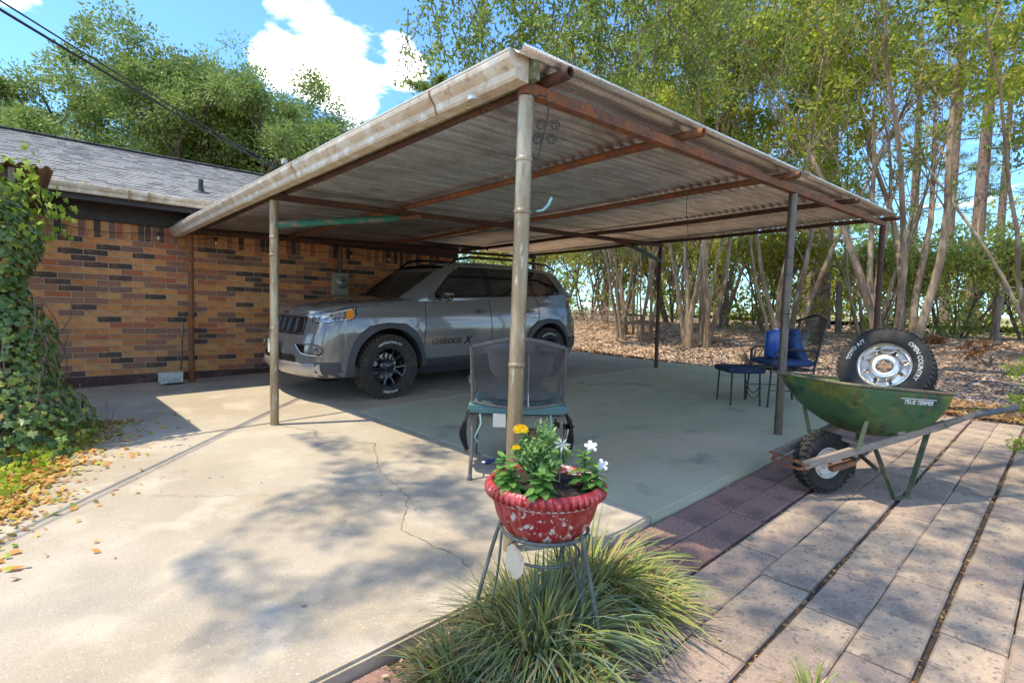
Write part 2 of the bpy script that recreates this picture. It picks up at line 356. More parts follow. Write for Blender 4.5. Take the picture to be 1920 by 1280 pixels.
# eave: frieze board, soffit, fascia and gutter
b = MB(); b.box((WX+.02, (HY0+HY1)/2, 2.275), (.06, HY1-HY0, .19)); b.box((WX+.06, (HY0+HY1)/2, 2.33), (.03, HY1-HY0, .07)); b.build('frieze_board', M_dark, house, origin=HO)
EX = -7.92
b = MB(); b.box(((WX+EX)/2-.02, (HY0+HY1)/2+.02, 2.372), (abs(EX-WX)+.06, HY1-HY0+.4, .02)); b.build('soffit', M_dark, house, origin=HO)
b = MB(); b.box((EX-.012, (HY0+HY1)/2, 2.405), (.022, HY1-HY0+.4, .15)); b.build('fascia_board', M_dark, house, origin=HO)
def ogee(h=.105, w=.115):
    return [(0, h), (0, 0), (w*.58, 0), (w*.66, .012), (w*.70, h*.38), (w*.86, h*.55), (w*.97, h*.72), (w, h*.86), (w, h), (w-.008, h+.004), (w-.012, h-.008), (w-.02, h*.74), (w*.66, h*.5), (w*.6, .012), (.004, .006), (.004, h)]
def gutter(name, P0, P1, outdir, m, parent, origin, h=.105, w=.115, n=1, dz=0, caps=True):
    """ogee gutter from P0 to P1, profile pushed along outdir"""
    P0, P1, o = Vector(P0), Vector(P1), Vector(outdir); pr = ogee(h, w); b = MB(); rows = []
    for i in range(n+1):
        p = P0+(P1-P0)*i/n; p.z += dz*4*(i/n)*(1-i/n); rows.append([tuple(p+o*u+Vector((0, 0, v))) for u, v in pr])
    b.grid(rows, close_u=True)
    if caps:
        for r in (rows[0], rows[-1]): k = len(b.v); b.v += r[:9]; b.f.append([k+i for i in range(9)]); b.mi.append(0)
    ob = b.build(name, m, parent, origin=origin); return ob
gutter('eave_gutter', (EX+.002, HY0-.1, 2.385), (EX+.002, HY1+.15, 2.405), (1, 0, 0), M_cream, house, HO)
b = MB()
for y in (.2, 1.05, 1.25, 2.05, 2.9, 3.6): b.box((EX+.06, y, 2.44), (.128, .022, .112))
M_rustmark = mat('rusty_cream_metal', (.35, .24, .13), .6, layers=((20, (.15, .08, .04), .45, .65, 5),))
b.build('gutter_joint', M_rustmark, house, origin=HO)
# roof
RS = .335; RXr = -12.5; RZe = 2.475
M_rooflay = mat('roof_underlay', (.03, .03, .032), .9)
M_shing = mat('grey_asphalt_shingle', (0, 0, 0), .95, layers=((120, (.40, .39, .37), .52, .66, 3), (4, (.11, .105, .10), .52, .7, 5)), island=[(0, (.20, .20, .205)), (.35, (.25, .25, .25)), (.6, (.165, .165, .17)), (.85, (.285, .28, .275)), (1, (.23, .225, .22))], bump=(150, .5, .006))
def roofz(x): return RZe+(EX+.03-x)*RS
roof = None
b = MB(); vs = [(EX+.03, HY0-.3, RZe), (EX+.03, HY1+.3, RZe), (RXr, HY1+.3, roofz(RXr)), (RXr, HY0-.3, roofz(RXr)), (RXr*2-EX-.03, HY1+.3, RZe), (RXr*2-EX-.03, HY0-.3, RZe)]
b.add(vs, [(0, 1, 2, 3), (3, 2, 4, 5)]); b.add([(x, y, z-.09) for x, y, z in vs], [(3, 2, 1, 0), (5, 4, 2, 3)]); b.add([vs[0], vs[3], (vs[3][0], vs[3][1], vs[3][2]-.15), (vs[0][0], vs[0][1], vs[0][2]-.15)], [(0, 1, 2, 3)]); b.add([vs[1], vs[2], (vs[2][0], vs[2][1], vs[2][2]-.15), (vs[1][0], vs[1][1], vs[1][2]-.15)], [(0, 1, 2, 3)])
roof = b.build('roof', M_rooflay, house, origin=HO)
sl = math.hypot(1, RS); b = MB(); rr = random.Random(5); row = 0; s = 0
u = Vector((-1/sl, 0, RS/sl)); nn = Vector((RS/sl, 0, 1/sl)); total = (EX+.03-RXr)*sl
while s < total:
    y = HY0-.3+rr.uniform(-.2, 0)
    while y < HY1+.3:
        w = rr.choice((.10, .14, .18, .24)); th = rr.choice((.006, .006, .011)); p0 = Vector((EX+.03, 0, RZe))+u*s
        a0 = p0+nn*(th+.004); a1 = p0+u*min(.17, total-s)+nn*.002
        b.add([(a0.x, y, a0.z), (a0.x, y+w-.004, a0.z), (a1.x, y+w-.004, a1.z), (a1.x, y, a1.z), (p0.x, y, p0.z-.002), (p0.x, y+w-.004, p0.z-.002)], [(0, 1, 2, 3), (4, 5, 1, 0)]); y += w
    s += .142
b.build('shingles', M_shing, roof, origin=HO, kind='stuff')
b = MB(); y = HY0-.3
while y < HY1+.3: b.box((RXr, y+.14, roofz(RXr)+.012), (.26, .285, .012)); y += .27
b.build('ridge_cap', M_shing, roof, origin=HO)
# debris lying on the gutter edge
b = MB()
for i in range(260):
    y = random.uniform(-.3, 3.6); x = EX+.03-abs(random.gauss(0, .06)); z = roofz(x)+.02; a = random.uniform(0, 6.3); l = random.uniform(.015, .05)
    b.add([(x-math.cos(a)*l, y-math.sin(a)*l, z+random.uniform(-.005, .02)), (x+math.sin(a)*.012, y-math.cos(a)*.012, z), (x+math.cos(a)*l, y+math.sin(a)*l, z+random.uniform(0, .02)), (x-math.sin(a)*.012, y+math.cos(a)*.012, z)], [(0, 1, 2, 3)])
M_deadleaf = mat('dead_leaf', (0, 0, 0), .8, island=[(0, (.46, .25, .10)), (.25, (.34, .16, .06)), (.5, (.52, .34, .14)), (.7, (.25, .13, .07)), (.85, (.46, .38, .12)), (1, (.40, .20, .08))], hue=1, trans=.25)
o = b.build('gutter_debris', M_deadleaf, kind='stuff'); tag(o, 'dry leaves and twigs caught along the house gutter', 'debris')
# vent pipe
M_blackpipe = mat('black_vent_pipe', (.025, .025, .025), .5)
vx, vy = -8.75, 2.02
b = MB(); b.tube([(vx, vy, roofz(vx)-.1), (vx, vy, roofz(vx)+.19)], .032, 14); b.build('vent_pipe', M_blackpipe, house, origin=HO, smooth=True)
b = MB(); b.lathe([(.035, .05), (.045, .02), (.11, .0), (.11, -.01)], 16, M=T(vx, vy, roofz(vx)+.012) @ Matrix.Rotation(-math.atan(RS)*-1, 4, 'Y')); b.build('vent_flashing', M_blackpipe, house, origin=HO, smooth=True)
# electric meter and conduit
M_gpaint = mat('grey_beige_enamel', (.40, .385, .32), .5, layers=((12, (.28, .25, .19), .55, .7, 5),))
M_conduit = mat('brown_conduit', (.115, .085, .07), .55, layers=((14, (.18, .14, .12), .5, .7, 4),))
M_glass = mat('clear_dome', (.6, .63, .63), .08, spec=.8, coat=.5)
M_meterface = mat('meter_dial', (.5, .5, .47), .4); M_blk = mat('black_plastic', (.02, .02, .022), .45)
MP = Vector((WX+.03, 3.98, 1.545))
mt_ = thing('electric_meter', MP, 'grey electric meter box with round dial on the brick wall', 'meter')
b = MB(); b.box((.05, 0, 0), (.12, .26, .36)); o = b.build('box', M_gpaint, mt_); bv = o.modifiers.new('b', 'BEVEL'); bv.width = .012; bv.segments = 2
MX = T(.11, 0, .03) @ Matrix.Rotation(R(90), 4, 'Y')
b = MB(); b.lathe([(.098, 0), (.104, .012), (.098, .024), (.086, .026)], 28, M=MX); b.build('meter_ring', mat('bare_metal_ring', (.45, .44, .42), .35, metal=.9), mt_, smooth=True)
b = MB(); b.lathe([(.001, .06), (.05, .056), (.082, .03), (.086, .02)], 28, M=MX); b.build('glass_cover', mat('meter_glass', (.30, .31, .30), .1, spec=.8, coat=1), mt_, smooth=True)
b = MB(); b.box((.172, 0, .055), (.004, .07, .022)); b.build('dial_window', M_blk, mt_)
b = MB(); b.tube([(.05, .0, .18), (.05, 0, .62)], .04, 14); b.build('conduit', M_conduit, mt_, smooth=True)
b = MB(); b.tube([(.05, .0, .18), (.05, 0, .205)], .052, 14); b.build('conduit_collar', M_conduit, mt_, smooth=True)
# string of bulbs under the eave
st = thing('string_light', (WX+.07, 2, 2.1), 'black string light with clear bulbs looping along the brick wall', 'string light')
OS = Vector((WX+.07, 2, 2.1)); bulbs = [(-.35, 2.12), (.48, 2.06), (1.44, 2.085), (2.13, 2.09), (2.95, 2.08), (3.98+.2, 2.08), (4.9, 2.09), (5.7, 2.09)]
M_bulb = mat('clear_bulb', (.75, .66, .48), .1, spec=.8, coat=.6)
b = MB()
for (y0, z0), (y1, z1) in zip(bulbs, bulbs[1:]):
    b.tube(bez((WX+.07, y0, z0+.02), (WX+.08, y0+(y1-y0)*.3, z0-.05), (WX+.08, y0+(y1-y0)*.7, z1-.05), (WX+.07, y1, z1+.02), 8), .0045, 5)
b.tube([(WX+.07, bulbs[1][0], bulbs[1][1]), (WX+.07, bulbs[1][0]-.1, 2.2)], .0045, 5); b.build('wire', M_blk, st, origin=OS)
for (y, z) in bulbs:
    b = MB(); b.lathe([(.018, .02), (.022, 0), (.02, -.03), (.012, -.035)], 10, M=T(0, y-2, z-2.1)); b.build('socket', M_blk, st, smooth=True)
    b = MB(); b.lathe([(.001, -.085), (.014, -.08), (.021, -.06), (.012, -.034)], 10, M=T(0, y-2, z-2.1)); b.build('bulb', M_bulb, st, smooth=True)

# ================================================================== CARPORT
X1, X2, X0 = -1.8075, -5.0677, -8.1794; Y1, Y2, Y3 = 1.7582, 5.1267, 8.2972
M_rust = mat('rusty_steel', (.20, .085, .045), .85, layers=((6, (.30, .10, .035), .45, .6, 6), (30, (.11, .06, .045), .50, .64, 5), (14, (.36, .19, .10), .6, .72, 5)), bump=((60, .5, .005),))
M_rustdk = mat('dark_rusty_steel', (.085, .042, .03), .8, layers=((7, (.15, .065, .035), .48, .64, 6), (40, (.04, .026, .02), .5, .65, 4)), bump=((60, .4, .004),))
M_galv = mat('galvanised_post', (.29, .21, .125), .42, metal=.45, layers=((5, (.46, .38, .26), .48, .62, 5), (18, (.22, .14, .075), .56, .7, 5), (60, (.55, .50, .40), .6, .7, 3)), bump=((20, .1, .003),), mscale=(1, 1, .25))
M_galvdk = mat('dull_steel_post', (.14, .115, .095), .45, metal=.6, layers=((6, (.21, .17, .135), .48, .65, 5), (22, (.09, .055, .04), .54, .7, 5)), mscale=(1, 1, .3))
CO = Vector((X2, Y2, zg(X2, Y2)))
cp = thing('carport', CO, 'open carport with rusty pipe frame and corrugated metal roof over the grey car', 'carport')
def post(x, y, m, r=.045, lean=(0, 0), joints=(), top=None, base=True):
    zt = rz(x, y)-.035 if top is None else top; z0 = zg(x, y)-.01
    b = MB(); pts = [(x+lean[0]*(1-t), y+lean[1]*(1-t), z0+(zt-z0)*t) for t in (0, .5, 1)]; b.tube(pts, r, 18)
    p = b.build('post', m, cp, origin=CO, smooth=True)
    for z in joints:
        t = (z-z0)/(zt-z0); b = MB(); c = (x+lean[0]*(1-t), y+lean[1]*(1-t), z); b.tube([(c[0], c[1], z-.012), (c[0], c[1], z-.006), (c[0], c[1], z+.006), (c[0], c[1], z+.012)], [r, r+.004, r+.004, r], 18); b.build('joint_ring', m, p, origin=CO, smooth=True)
    return p
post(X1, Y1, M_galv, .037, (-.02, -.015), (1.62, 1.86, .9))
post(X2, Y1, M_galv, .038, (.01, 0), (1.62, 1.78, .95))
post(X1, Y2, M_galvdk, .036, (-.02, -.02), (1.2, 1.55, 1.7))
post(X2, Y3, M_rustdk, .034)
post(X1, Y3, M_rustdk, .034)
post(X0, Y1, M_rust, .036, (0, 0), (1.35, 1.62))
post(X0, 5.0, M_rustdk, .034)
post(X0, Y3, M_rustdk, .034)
M_steelgrey = mat('grime_corrugated_steel', (.76, .72, .66), .32, metal=.75, layers=((2.2, (.56, .51, .45), .46, .64, 6), (1.0, (.82, .79, .73), .5, .66, 4), (120, (.50, .45, .38), .56, .66, 3), (160, (.17, .135, .11), .56, .66, 3), (.6, (.36, .25, .18), .58, .72, 5)), bump=((130, .25, .003),))
t_ = M_steelgrey.node_tree; n_ = N(t_, 'ShaderNodeTexNoise', Scale=30.0, Detail=4.0); mp_ = N(t_, 'ShaderNodeMapping'); mp_.inputs['Scale'].default_value = (1, .05, 0); tc_ = N(t_, 'ShaderNodeTexCoord'); t_.links.new(tc_.outputs['Object'], mp_.inputs[0]); t_.links.new(mp_.outputs[0], n_.inputs['Vector']); rp_ = ramp(t_, [(.35, .75), (.62, 1.15)]); t_.links.new(n_.outputs[0], rp_.inputs[0]); pb_ = t_.nodes['Principled BSDF']; src_ = pb_.inputs['Base Color'].links[0].from_socket; mm_ = N(t_, 'ShaderNodeMix'); mm_.data_type = 'RGBA'; mm_.blend_type = 'MULTIPLY'; mm_.inputs[0].default_value = 1; t_.links.new(src_, mm_.inputs[6]); t_.links.new(rp_.outputs[0], mm_.inputs[7]); t_.links.new(mm_.outputs[2], pb_.inputs['Base Color'])  # streaks along the ribs, painted in to make up for weak rib shading
def framebar(name, a, b_, m, r=.033, square=False, n=10):
    b = MB()
    if square: b.bar(a, b_, r*2, r*2)
    else: b.tube([a, tuple((Vector(a)+Vector(b_))/2), b_], r, n)
    return b.build(name, m, cp, origin=CO, smooth=not square)
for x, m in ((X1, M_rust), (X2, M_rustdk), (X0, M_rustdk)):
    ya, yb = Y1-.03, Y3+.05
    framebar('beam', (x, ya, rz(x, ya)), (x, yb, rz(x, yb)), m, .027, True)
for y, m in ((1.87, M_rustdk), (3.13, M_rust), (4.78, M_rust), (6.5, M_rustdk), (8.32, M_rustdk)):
    xa, xb = X1+.17, X0-.2; b = MB(); n = 12; r = .028; zoff = .056
    pa, pb = Vector((xa, y, rz(xa, y)+zoff)), Vector((xb, y, rz(xb, y)+zoff))
    pts = [pa+(pb-pa)*i/8+Vector((0, 0, .008*math.sin(i*1.7))) for i in range(9)]
    b.tube(pts, r, n, cap=False); d = (pb-pa).normalized()
    b.tube([pa, pa+d*.002, pa+d*.15], [r, r*.72, r*.72], n, cap=False); b.add([pa+d*.15+Vector((0, .03*math.cos(a), .03*math.sin(a))) for a in [k*math.pi/4 for k in range(8)]], [tuple(range(8))])
    b.build('purlin', m, cp, origin=CO, smooth=True)
# sheets of corrugated steel, ribs running front to back
def sheet(xa, xb, ya, yb, lift, name='roof_sheet', sag=.006, seed=0, pitch=.088, amp=.016):
    r = random.Random(seed); nx = int((xb-xa)/pitch*8); nyy = 9; rows = []
    for j in range(nyy+1):
        y = ya+(yb-ya)*j/nyy; row = []
        for i in range(nx+1):
            x = xa+(xb-xa)*i/nx; z = rz(x, y)+.112+lift+amp*math.cos(2*math.pi*x/pitch)+sag*math.sin(y*3.1+seed)*math.sin((x-xa)/(xb-xa)*math.pi)
            row.append((x, y, z))
        rows.append(row)
    b = MB(); b.grid(rows); o = b.build(name, M_steelgrey, cp, origin=CO, smooth=True, sharp=80)
    s = o.modifiers.new('thickness', 'SOLIDIFY'); s.thickness = .0014; return o
xe = X1+.125; k = 0; sw = .68
while xe > X0-.3:
    xl = max(xe-sw-.05, X0-.33)
    sheet(xl, xe, 1.62, 5.15, .0015*(k % 2), seed=k); sheet(xl, xe, 5.0, 8.46, .004+.0015*(k % 2), seed=k+20); xe -= sw; k += 1
# wooden end block, fascia board and stained gutter on the low edge
M_mosswood = mat('mossy_weathered_wood', (.20, .175, .10), .95, layers=((9, (.11, .13, .04), .46, .6, 5), (40, (.30, .27, .20), .52, .66, 4)), bump=((40, .6, .006),))
b = MB(); b.bar((X1+.09, 1.735, rz(X1, 1.7)+.065), (X0-.35, 1.735, rz(X0, 1.7)+.055), .036, .10); b.build('fascia_board', M_mosswood, cp, origin=CO)
gut = gutter('gutter', (X1+.055, 1.716, 2.18), (X0-.30, 1.69, 2.06), (0, -1, 0), M_cream, cp, CO, h=.11, w=.12, n=10, dz=.012)
M_white = mat('white_enamel_edge', (.66, .64, .58), .45, layers=((8, (.45, .37, .26), .55, .7, 5),))
b = MB(); b.tube([(X1+.055-(X1-X0+.355)*t, 1.716-.026*t-.118, 2.18-.12*t+.012*4*t*(1-t)+.111) for t in [i/10 for i in range(11)]], .0065, 6); b.build('gutter_lip', M_white, gut, origin=CO)
b = MB()
for x in (-2.35, -4.2, -5.75, -6.6): 
    t = (X1+.055-x)/(X1-X0+.355); z = 2.18-.12*t+.048*t*(1-t); b.add([(x+dx, 1.716-.026*t-w_*1.02-.001, z+v) for dx in (0, -.014) for w_, v in ogee(.11, .12)[1:9]], [(i, i+1, i+9, i+8) for i in range(7)])
b.build('gutter_seam', M_rustmark, gut, origin=CO)
b = MB(); b.tube([(X1-.26, 1.665, 2.19), (X1-.26, 1.665, 2.170)], .038, 16, cap=False); b.build('outlet_opening', mat('light_outlet_interior', (.50, .56, .62), .4), gut, origin=CO, smooth=True)  # blue-white colour stands for the light interior showing through the outlet opening
# braces with faded green sleeves
M_teal = mat('faded_teal_paint', (.02, .17, .125), .55, layers=((7, (.30, .19, .11), .52, .60, 5), (30, (.05, .26, .20), .5, .66, 4)), mscale=(1, 1, 2))
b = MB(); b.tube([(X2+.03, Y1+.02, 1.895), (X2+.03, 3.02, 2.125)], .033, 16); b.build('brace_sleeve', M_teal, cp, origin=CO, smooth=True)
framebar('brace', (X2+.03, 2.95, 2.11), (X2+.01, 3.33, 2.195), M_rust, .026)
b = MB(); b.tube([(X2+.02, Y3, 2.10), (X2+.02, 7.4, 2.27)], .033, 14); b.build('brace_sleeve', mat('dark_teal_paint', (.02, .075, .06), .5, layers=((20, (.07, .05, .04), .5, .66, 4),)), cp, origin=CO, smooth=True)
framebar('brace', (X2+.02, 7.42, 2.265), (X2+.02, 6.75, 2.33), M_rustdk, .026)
# wrought iron scroll hook at the front post
M_iron = mat('black_wrought_iron', (.03, .027, .025), .55)
hx, hy = X1+.05, Y1+.05
sc = thing('scroll_hook', (hx, hy, 2.1), 'black wrought iron scroll hook hanging by the tall front post', 'hook')
HC = Vector((hx, hy, 2.1)); rv = Vector((.686, .728, 0))
def P2(u, z): return Vector((hx, hy, 0))+rv*u+Vector((0, 0, z))
b = MB(); b.tube([P2(-.015, 2.155), P2(.02, 2.15), P2(.035, 2.11), P2(.03, 2.04), P2(.008, 1.95), P2(-.008, 1.87), P2(-.012, 1.80)], .0035, 6)
b.build('stem', M_iron, sc, origin=HC)
for (u0, z0, sg) in ((.035, 2.02, 1), (.03, 2.02, -1), (.022, 1.955, 1), (.018, 1.955, -1)):
    b = MB(); pts = []
    for i in range(22): a = i*.5; rr2 = .027*(1-i/30); pts.append(P2(u0+sg*(.03-math.cos(a)*rr2), z0+math.sin(a)*rr2))
    b.tube(pts, .0028, 5); b.build('scroll', M_iron, sc, origin=HC)
# teal hook of hose behind the post
b = MB(); b.tube([P2(.06, 1.69), P2(.045, 1.655), P2(.02, 1.63), P2(-.01, 1.625)], [.006, .007, .006, .004], 6)
o = b.build('hose_offcut', mat('pale_teal_hose', (.22, .50, .46), .5)); tag(o, 'short curl of pale teal hose caught on the purlin beside the front post', 'hose')
# loose wires under the roof
b = MB(); b.tube(bez((-2.35, 4.3, 2.29), (-2.4, 4.25, 2.1), (-2.3, 4.2, 2.0), (-2.42, 4.4, 1.85), 10), .0022, 4); o = b.build('loose_wire', M_blk); tag(o, 'thin loose wire dangling from the roof frame near the middle post', 'wire')
# pair of service cables from the pole to the house
def cable(name, A, B, sag, r, label):
    A, B = Vector(A), Vector(B); pts = [A+(B-A)*t+Vector((0, 0, -sag*4*t*(1-t))) for t in [i/40 for i in range(41)]]
    b = MB(); b.tube(pts, r, 6); o = b.build(name, M_blk, smooth=True); tag(o, label, 'power cable', 'overhead power cables'); return o
cable('power_cable', (4.0, -10, 5.3), (-9.35, 3.42, 3.42), .62, .013, 'lower and thicker black power cable sloping down over the shingle roof')
cable('power_cable', (4.1, -10, 5.5), (-9.35, 3.42, 3.47), .66, .008, 'upper and thinner black power cable sloping down over the shingle roof')
ms = thing('service_mast', (-9.35, 3.42, roofz(-9.35)), 'grey service mast where the power cables meet the house roof', 'mast')
b = MB(); b.tube([(0, 0, -.1), (0, 0, .62)], .03, 12); b.build('pipe', M_conduit, ms, smooth=True)
b = MB(); b.lathe([(.03, .60), (.055, .60), (.05, .68), (.001, .70)], 12); b.build('weatherhead', M_gpaint, ms, smooth=True)

# ================================================================== PERGOLA WITH IVY
PGO = Vector((-5.98, -.02, zg(-5.98, 0)))
pg = thing('lean_to_roof', PGO, 'old corrugated lean-to roof on a wooden post wrapped in ivy', 'lean-to')
M_oldwood = mat('grey_old_wood', (.21, .17, .13), .95, layers=((6, (.12, .09, .07), .48, .62, 5), (50, (.34, .29, .23), .54, .66, 4)), bump=((30, .5, .006),), mscale=(1, 1, .15))
b = MB(); b.box((-5.98, -.02, 1.1), (.10, .10, 2.2)); b.build('post', M_oldwood, pg, origin=PGO)
b = MB(); b.box((-7.8, -.02, 1.1), (.10, .10, 2.2)); b.build('post', M_oldwood, pg, origin=PGO)
b = MB(); b.box((-5.98, -2.2, 1.1), (.10, .10, 2.2)); b.build('post', M_oldwood, pg, origin=PGO)
b = MB(); b.box((-7.2, .02, 2.13), (2.9, .04, .11)); b.box((-5.96, -1.2, 2.12), (.04, 2.5, .11)); b.build('header_board', M_oldwood, pg, origin=PGO)
M_tanroof = mat('brown_corrugated_panel', (.20, .13, .085), .8, layers=((6, (.11, .07, .045), .48, .64, 5), (40, (.34, .25, .17), .55, .68, 4)), bump=(40, .3, .005))
for k2, (ya, yb) in enumerate(((-2.6, -1.6), (-1.65, -.65), (-.7, .27))):
    b = MB(); n = int((yb-ya)/.0095); b.grid([[(x, ya+(yb-ya)*i/n, 2.215-.01*(x+5.7)+.016*math.cos(2*math.pi*(ya+(yb-ya)*i/n)/.076)) for i in range(n+1)] for x in (-8.4, -5.72)])
    o = b.build('roof_sheet', M_tanroof, pg, origin=PGO, smooth=True, sharp=80); s = o.modifiers.new('t', 'SOLIDIFY'); s.thickness = .004
# ================================================================== VEGETATION
def leafmat(name, cols, tr=.35, rough=.55):
    return mat(name, (0, 0, 0), rough, spec=.35, island=[(i/(len(cols)-1), c) for i, c in enumerate(cols)], trans=tr, layers=((.55, tuple(v*.55 for v in cols[0]), .5, .75, 2),))
M_oakleaf = leafmat('oak_leaf', [(.10, .17, .03), (.17, .26, .045), (.26, .36, .06), (.13, .20, .04), (.38, .45, .09)])
M_oakfar = leafmat('far_oak_leaf', [(.13, .21, .055), (.22, .32, .075), (.33, .43, .12), (.17, .25, .06), (.42, .50, .17)])
M_myrtle = leafmat('myrtle_leaf', [(.18, .25, .035), (.32, .40, .05), (.44, .52, .07), (.24, .32, .045), (.56, .58, .11), (.44, .32, .09)], .55)
M_lime = leafmat('lime_leaf', [(.22, .36, .03), (.34, .48, .04), (.42, .54, .07), (.26, .38, .04)], .6)
M_yellow = leafmat('yellow_leaf', [(.36, .38, .05), (.46, .42, .06), (.22, .28, .04), (.50, .36, .07), (.15, .22, .04)], .55)
M_shrub = leafmat('shrub_leaf', [(.16, .23, .045), (.26, .34, .065), (.37, .43, .09), (.46, .46, .11), (.50, .40, .15)], .4)
M_pine = leafmat('pine_needle', [(.11, .18, .045), (.18, .26, .06), (.26, .34, .09), (.15, .22, .055)], .3)
M_brownleaf = leafmat('brown_dry_leaf', [(.28, .13, .06), (.36, .19, .09), (.22, .10, .05)], .3)
M_bark = mat('grey_brown_bark', (.16, .125, .10), .95, layers=((5, (.09, .07, .055), .46, .62, 6), (22, (.27, .22, .18), .54, .68, 4)), bump=((18, .8, .02),), mscale=(1, 1, .3))
M_smooth = mat('smooth_myrtle_bark', (.34, .25, .17), .85, layers=((3, (.17, .115, .075), .44, .60, 5), (9, (.42, .34, .25), .52, .68, 4)), bump=((10, .3, .01),), mscale=(1, 1, .25))
M_pinebark = mat('plated_pine_bark', (.20, .135, .10), .95, layers=((9, (.08, .055, .045), .5, .58, 4), (30, (.34, .26, .21), .55, .68, 3)), bump=((12, 1, .03),), mscale=(1, 1, .45))
def quads(C, size, asp=.5, seed=0, droop=0.0, fold=True):
    """one diamond leaf per centre; C (n,3), size scalar or (n,)"""
    rg = np.random.default_rng(seed); n = len(C); d = rg.normal(size=(n, 3)); d[:, 2] -= droop; d /= np.linalg.norm(d, axis=1)[:, None]
    e = rg.normal(size=(n, 3)); e -= d*(d*e).sum(1)[:, None]; e /= np.linalg.norm(e, axis=1)[:, None]
    s = (np.asarray(size)*rg.uniform(.65, 1.3, n))[:, None]; C = np.asarray(C)
    V = np.empty((n, 4, 3)); V[:, 0] = C-d*s; V[:, 1] = C+e*s*asp-d*s*.15; V[:, 2] = C+d*s; V[:, 3] = C-e*s*asp-d*s*.15
    return V.reshape(-1, 3), np.arange(4*n).reshape(n, 4)
def leafmesh(name, C, size, m, parent, origin, asp=.5, seed=0, droop=0., kind=None):
    V, Fq = quads(np.asarray(C)-np.asarray(origin), size, asp, seed, droop); me = raw_mesh(name, V, Fq); o = link(name, me, m, parent)
    if kind: o['kind'] = kind
    return o
def clusters(tips, per, rad, rg, squash=.7):
    tips = np.asarray(tips); n = len(tips); c = np.repeat(tips, per, axis=0); v = rg.normal(size=(n*per, 3)); v /= np.linalg.norm(v, axis=1)[:, None]
    r = rad*rg.uniform(0, 1, n*per)**.55; r = r*np.repeat(rg.uniform(.6, 1.3, n), per)
    return c+v*r[:, None]*np.array([1, 1, squash])
def grow(b, p, d, length, r, depth, rg, tips, spread=.6, up=.15, kids=(2, 3), n=6, minr=.006, side=True, shrink=.72, wob=.12, nodes=None):
    """recursive branch; appends tubes to b and end points to tips"""
    pts = [Vector(p)]; d = Vector(d).normalized(); seg = 4 if depth > 1 else 3; cur = Vector(p)
    for i in range(seg):
        d = (d+Vector((rg.uniform(-wob, wob), rg.uniform(-wob, wob), rg.uniform(-wob, wob)+up*.3))).normalized(); cur = cur+d*length/seg; pts.append(cur.copy())
    rs = [r*(1-.35*i/seg) for i in range(seg+1)]; b.tube(pts, rs, n if r > .02 else 4, cap=False)
    if depth <= 0: tips.append(tuple(pts[-1])); tips.append(tuple(pts[-2])); return
    k = rg.randint(*kids)
    for j in range(k):
        ax = d.orthogonal().normalized(); ax.rotate(Matrix.Rotation(rg.uniform(0, 6.28), 3, d)); nd = (d+ax*rg.uniform(.5, 1.2)*spread+Vector((0, 0, up))).normalized()
        st = pts[-1] if j < 2 else pts[-2]
        grow(b, st, nd, length*shrink*rg.uniform(.8, 1.15), max(minr, r*.62), depth-1, rg, tips, spread, up, kids, n, minr, side, shrink, wob)
def tree(name, base, h_trunk, r, depth, length, label, cat, group, seed, leafm, barkm, per, rad, size, spread=.75, up=.12, lean=(0, 0), kids=(2, 4), squash=.7, asp=.5, extra=None, droop=0., shrink=.74, tipmin=None):
    rg = random.Random(seed); ng = np.random.default_rng(seed); b = MB(); tips = []; base = Vector(base)
    tr = thing(name, base, label, cat, group)
    top = base+Vector((lean[0], lean[1], h_trunk)); b.tube([base-Vector((0, 0, .15)), base+Vector((0, 0, .25)), base.lerp(top, .5)+Vector((rg.uniform(-.1, .1), rg.uniform(-.1, .1), 0)), top], [r*1.35, r*1.05, r*.92, r*.8], 12, cap=False)
    n0 = rg.randint(3, 5)
    for i in range(n0):
        a = 6.28*i/n0+rg.uniform(-.4, .4); grow(b, top-Vector((0, 0, h_trunk*.08*i)), (math.cos(a)*spread, math.sin(a)*spread, .9), length, r*.6, depth, rg, tips, spread, up, kids, shrink=shrink)
    b.build('trunk', barkm, tr, origin=base, smooth=True)
    if extra is not None: tips += extra
    if tipmin is not None: tips = [t for t in tips if t[2] > tipmin]
    C = clusters(tips, per, rad, ng, squash); leafmesh('crown', C, size, leafm, tr, tuple(base), asp, seed, droop)
    return tr, len(C)
nleaf = 0
def oakfill(x, y, sd):
    r_ = random.Random(sd*7); out = []
    for i in range(430):
        v = Vector((r_.gauss(0, 1), r_.gauss(0, 1), r_.gauss(0, 1))).normalized()*(r_.random()**.4); k_ = 1 if sd == 3 else .74 if sd == 5 else .58
        out.append((x+v.x*4.6*k_, y+v.y*4.6*k_, terr(x, y)+2.2+(5.0+v.z*5.0)*k_+1.1*math.sin(x+v.y*5)*max(0, v.z+.4)))
    return out
# oaks behind the house
for i, (x, y, r, hh, ln, lab, sd, per) in enumerate([
    (-27, 4.9, .42, 2.8, 2.9, 'broad rounded oak with the tallest crown, behind the middle of the house roof', 3, 46),
    (-25, 9.2, .36, 2.4, 2.6, 'smaller oak behind the house, closest to the carport roof', 5, 44),
    (-31, -.9, .36, 2.6, 2.7, 'oak behind the house at the far left edge of the picture', 8, 40)]):
    _, n = tree('oak_tree', (x, y, terr(x, y)), hh, r, 4, ln*(.8 if sd == 8 else 1), lab, 'tree', 'oaks behind the house', sd, M_oakfar, M_bark, per*4, .74, .068, spread=.8, up=.10, kids=(2, 3), squash=.75, extra=oakfill(x, y, sd)); nleaf += n
